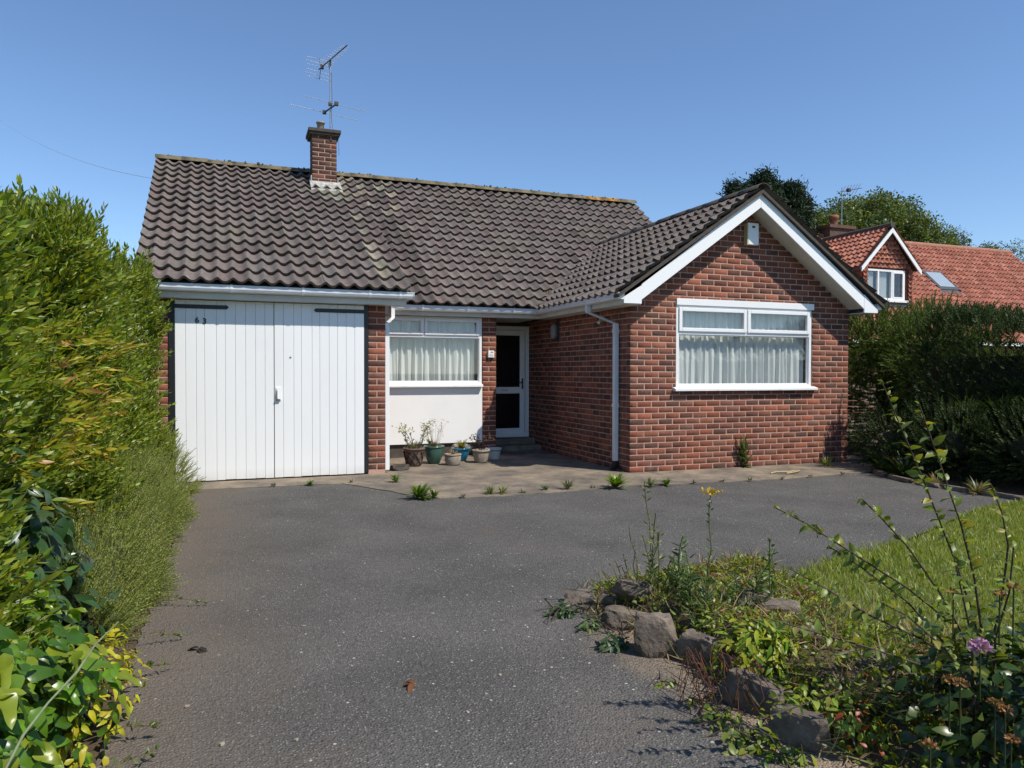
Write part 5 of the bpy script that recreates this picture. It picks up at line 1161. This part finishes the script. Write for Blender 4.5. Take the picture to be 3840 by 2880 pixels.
# tile hanging in the dormer gable and cheeks
for k in range(7):
    z = DZE+.02+k*.17; hw = (DX1-DX0-.3)/2*(1-(k+.3)/8.2)
    if hw > .1: roof_patch(DRF, (DXM-hw, DYF+.03, z), (DXM+hw, DYF+.03, z), (DXM-hw, DYF+.05, z+.17), (DXM+hw, DYF+.05, z+.17), max(2, int(hw*2/.2)), 1, 10+k, 10, store=NTL, lift=.0)
for x0 in (DX0+.12, DX1-.30): roof_patch(DRF, (x0, DYF-.01, 3.75), (x0+.2, DYF-.01, 3.75), (x0, DYF, DZE+.02), (x0+.2, DYF, DZE+.02), 1, 9, 20, 10, store=NTL, lift=.0)
pieces(NTL, NV, MT['redtile'], 'tile', lambda o: o, 'tiling', NB, 300)
MB().prism([(DX0-.14, DZE-.22), (DXM, DZA-.22), (DXM, DZA-.05), (DX0-.14, DZE-.05)], DYF-.25, DYF-.21, 1).build('barge_board', MT['barge'], NB); MB().prism([(DX1+.14, DZE-.22), (DXM, DZA-.22), (DXM, DZA-.05), (DX1+.14, DZE-.05)], DYF-.252, DYF-.212, 1).build('barge_board', MT['barge'], NB)
MB().tube([(DXM, DYF-.25, DZA+.05), (DXM, 14.6, DZA+.05)], .11, 8).build('ridge', MT['cap'], NB); MB().tube([(9.9, NRY, NRZ+.03), (28.35, NRY, NRZ+.03)], .14, 8).build('ridge', simple('red_ridge', (.38, .17, .11), .9, .3, 6), NB)
MB().box(DX0-.2, DX0-.08, DYF-.22, 14, DZE-.16, DZE-.05).build('gutter', MT['dmetal'], NB); MB().extrude_x([(NY-.12, NZ+.0), (NY-.12, NZ-.1), (NY, NZ-.1), (NY, NZ)], 9.9, 28.3).build('gutter', MT['upvc'], NB)
WN = MB().ring(16.12, 18.02, 4.06, 5.16, .07, DYF-.02, DYF+.06).box(16.70, 16.77, DYF-.018, DYF+.058, 4.13, 5.09).box(17.36, 17.43, DYF-.018, DYF+.058, 4.13, 5.09).build('window', MT['upvc'], NB)
for a, b in ((16.19, 16.70), (16.77, 17.36), (17.43, 17.95)): MB().box(a, b, DYF+.015, DYF+.02, 4.13, 5.09).build('pane', MT['glass'], WN)
MB().ring(17.43, 17.95, 4.13, 5.09, .05, DYF-.03, DYF+.01).build('sash', MT['upvc'], WN)
MB().box(16.02, 18.12, DYF-.10, DYF+.05, 3.98, 4.06).build('sill', MT['upvc'], WN); MB().box(16.0, 18.2, DYF-.05, DYF+.02, 3.72, 3.98).build('apron_flashing', MT['dmetal'], NB)
MB().box(16.15, 18.0, DYF+.5, DYF+.55, 3.9, 5.2).build('room_wall', MT['dark'], NB)
for x in (16.2, 16.85): 
    cv = MB(); n = 40; cv.add([(x+.42*i/n, DYF+.12+.025*math.sin(i*1.3), z) for z in (5.1, 4.12) for i in range(n+1)], [(i, i+1, n+2+i, n+1+i) for i in range(n)], True); cv.build('blind', MT['curtain'], NB, fix=False)
def slope_box(x0, x1, y0, y1, h0, h1): 
    nn = np.array([0, -NT_, 1])/math.hypot(1, NT_); V = []
    for h in (h0, h1):
        for x, y in ((x0, y0), (x1, y0), (x1, y1), (x0, y1)): V.append(np.array([x, y, nz(y)])+nn*h)
    return MB().add(V, [(0, 3, 2, 1), (4, 5, 6, 7), (0, 1, 5, 4), (1, 2, 6, 5), (2, 3, 7, 6), (3, 0, 4, 7)])
SKL = slope_box(20.98, 22.06, 12.26, 13.19, .0, .10).build('skylight', MT['dmetal'], NB)
gl = NT('skylight_glass'); gl.bsdf((.30, .35, .39), .22, .9); slope_box(21.10, 21.94, 12.38, 13.08, .10, .115).build('pane', gl.m, SKL)  # pale base colour of the pane stands in for reflected sky
slope_box(20.9, 22.14, 12.10, 12.26, .05, .075).build('flashing', MT['dmetal'], SKL)
NCH = MB().box(17.3, 18.5, 14.2, 15.2, 6.5, 7.25).box(17.22, 18.58, 14.12, 15.28, 7.25, 7.38).build('chimney', simple('sooty_brick', (.13, .075, .055), .95, .35, 6), NB)
MB().lathe([(.16, 0), (.14, .25), (.2, .3), (.2, .42), (.13, .46), (.1, .3)], 16, (17.78, 14.5, 7.38)).build('pot', simple('terracotta', (.30, .11, .06), .85, .3, 9), NCH)
NA = thing('tv_aerial', 'small television aerial on the neighbour chimney', 'aerial', (18.1, 14.4, 7.3))
MB().tube([(18.1, 14.4, 7.2), (18.1, 14.4, 8.98)], .018, 8).build('mast', MT['metal'], NA); MB().tube([(17.98, 14.4, 8.78), (18.95, 14.2, 8.98)], .014, 6).build('boom', MT['dmetal'], NA)
for i in range(6): x = 18.05+.16*i; z = 8.8+.033*i; MB().tube([(x-.05, 14.3-.2, z+.17), (x+.03, 14.3+.2, z-.17)], .008, 6).build('element', MT['metal'], NA)
MB().box(18.3, 18.42, 14.25, 14.37, 8.80, 8.93).build('junction_box', MT['dmetal'], NA)

# ================================================================== trees behind
def leaf_clump(r, n, rad, L, w, cols, flat=.7):
    P = []
    for i in range(n):
        v, f, c = leaf(L*r.uniform(.6, 1.2), w, .15, .2, 2, vary(cols[r.randint(len(cols))], r, .3)); P.append((v@np.array(orient(r.normal(size=(1, 3))+[0, 0, .3], r)[0]).T+r.normal(0, rad*.5, 3)*np.array([1, 1, flat]), f, c))
    return merge(P)
def tree(name, label, base, top, lobes, variants, mat, n, smin, smax, seed, group=None, up=.3, inner=.55, trunk=.25):
    r = np.random.RandomState(seed); T = thing(name, label, 'tree', base, group); base = np.array(base)
    c = np.array([l[:3] for l in lobes]).mean(0); top = np.array([c[0], c[1], c[2]])
    MB().tube([base-np.array([0, 0, .2]), base+(top-base)*.5+r.normal(0, .1, 3)*[1, 1, 0], top], [trunk, trunk*.75, trunk*.35], 10).build('trunk', MT['bark'], T)
    lm = MB()
    for l in lobes: s_ = base+(top-base)*r.uniform(.45, .9); e = np.array(l[:3]); lm.tube([s_, (s_+e)/2+r.normal(0, .2, 3), e], [trunk*.4, trunk*.25, trunk*.1], 6)
    lm.build('limbs', MT['bark'], T)
    P, D = blob(r, n, lobes, up, inner); it = scatter(P, D, variants, r, smin, smax, .3)
    Vs = pieces(it, variants, MT[mat], 'crown', lambda o: T, 'crown', T, 0, jit=.3); return T
TG = [(.12, .165, .045), (.145, .19, .05), (.10, .14, .04), (.17, .21, .065)]
TV1 = [leaf_clump(np.random.RandomState(1000+i), 26, .42, .20, .10, TG) for i in range(6)]
NVV = [leaf_clump(np.random.RandomState(1020+i), 40, .26, .22, .045, [(.022, .045, .02), (.03, .058, .026), (.018, .036, .018)], 1.) for i in range(6)]
GRY = [leaf_clump(np.random.RandomState(1040+i), 20, .40, .18, .06, [(.11, .14, .07), (.14, .165, .09), (.09, .12, .06)]) for i in range(4)]
# big round tree
r9 = np.random.RandomState(3); ctr = atd(1885, 540, 44.)
lobs = [(ctr[0]+r9.normal(0, 1.9), ctr[1]+r9.normal(0, 1.6), ctr[2]-.8+r9.normal(0, 1.2), r9.uniform(1.6, 2.4), r9.uniform(1.6, 2.3), r9.uniform(1.3, 1.9)) for _ in range(16)]
for (u, v, q) in ((1880, 470, 1.5), (1790, 500, 1.6), (1830, 470, 1.5), (1940, 480, 1.6), (1985, 515, 1.5), (1770, 540, 1.6), (2010, 545, 1.5), (1900, 520, 2.2), (1830, 540, 2.2), (1960, 560, 2.)): p = atd(u, v, 44.+r9.uniform(-2, 2)); lobs.append((p[0], p[1], p[2], q, q, q*.85))
tree('broadleaf_tree', 'large round green tree rising behind the neighbour roof', (ctr[0], ctr[1], 0), None, lobs, TV1, 'leaf', 6500, .6, 1.15, 61, trunk=.4)
# dark conifer behind the wing ridge
ct = atd(1655, 480, 30.); lobs = []; r9 = np.random.RandomState(8)
for (u, v, q) in ((1652, 398, .42), (1636, 420, .5), (1670, 420, .5), (1600, 425, .42), (1612, 450, .6), (1655, 455, .7), (1700, 450, .55), (1712, 420, .38), (1690, 432, .4), (1590, 460, .5), (1722, 470, .55), (1580, 408, .22), (1735, 440, .25), (1650, 510, 1.0), (1600, 520, .8), (1700, 520, .9)): p = atd(u, v, 30.+r9.uniform(-.8, .8)); lobs.append((p[0], p[1], p[2], q, q, q*1.15))
tree('conifer_tree', 'dark evergreen conifer standing behind the wing ridge', (ct[0], ct[1], 0), None, lobs, NVV, 'needle', 1900, .7, 1.15, 62, up=1., trunk=.3)
for i, (us, dep, lab) in enumerate([([(2068, 512, .55), (2060, 530, .7), (2078, 535, .6), (2050, 545, .8)], 50., 'small pale tree top showing above the neighbour ridge'), ([(2185, 545, .8), (2200, 560, 1.), (2175, 570, .9), (2210, 585, 1.2)], 46., 'pale grey green tree beyond the end of the neighbour roof'),
                                     ([(2130, 545, .35), (2145, 550, .4), (2120, 552, .35)], 48., 'distant bush top just above the neighbour ridge'), ([(2000, 530, .9), (2020, 540, .9), (1985, 520, .8)], 42., 'feathery tree at the right side of the round tree')]):
    lobs = [(*atd(u, v, dep+.5*k), q, q, q*1.1) for k, (u, v, q) in enumerate(us)]; c = atd(us[1][0], 800, dep); tree('small_tree', lab, (c[0], c[1], 0), None, lobs, GRY, 'leaf', 110, .6, 1.1, 70+i, up=.8, trunk=.12)
for o in bpy.data.objects:
    if '_w' in o: del o['_w']
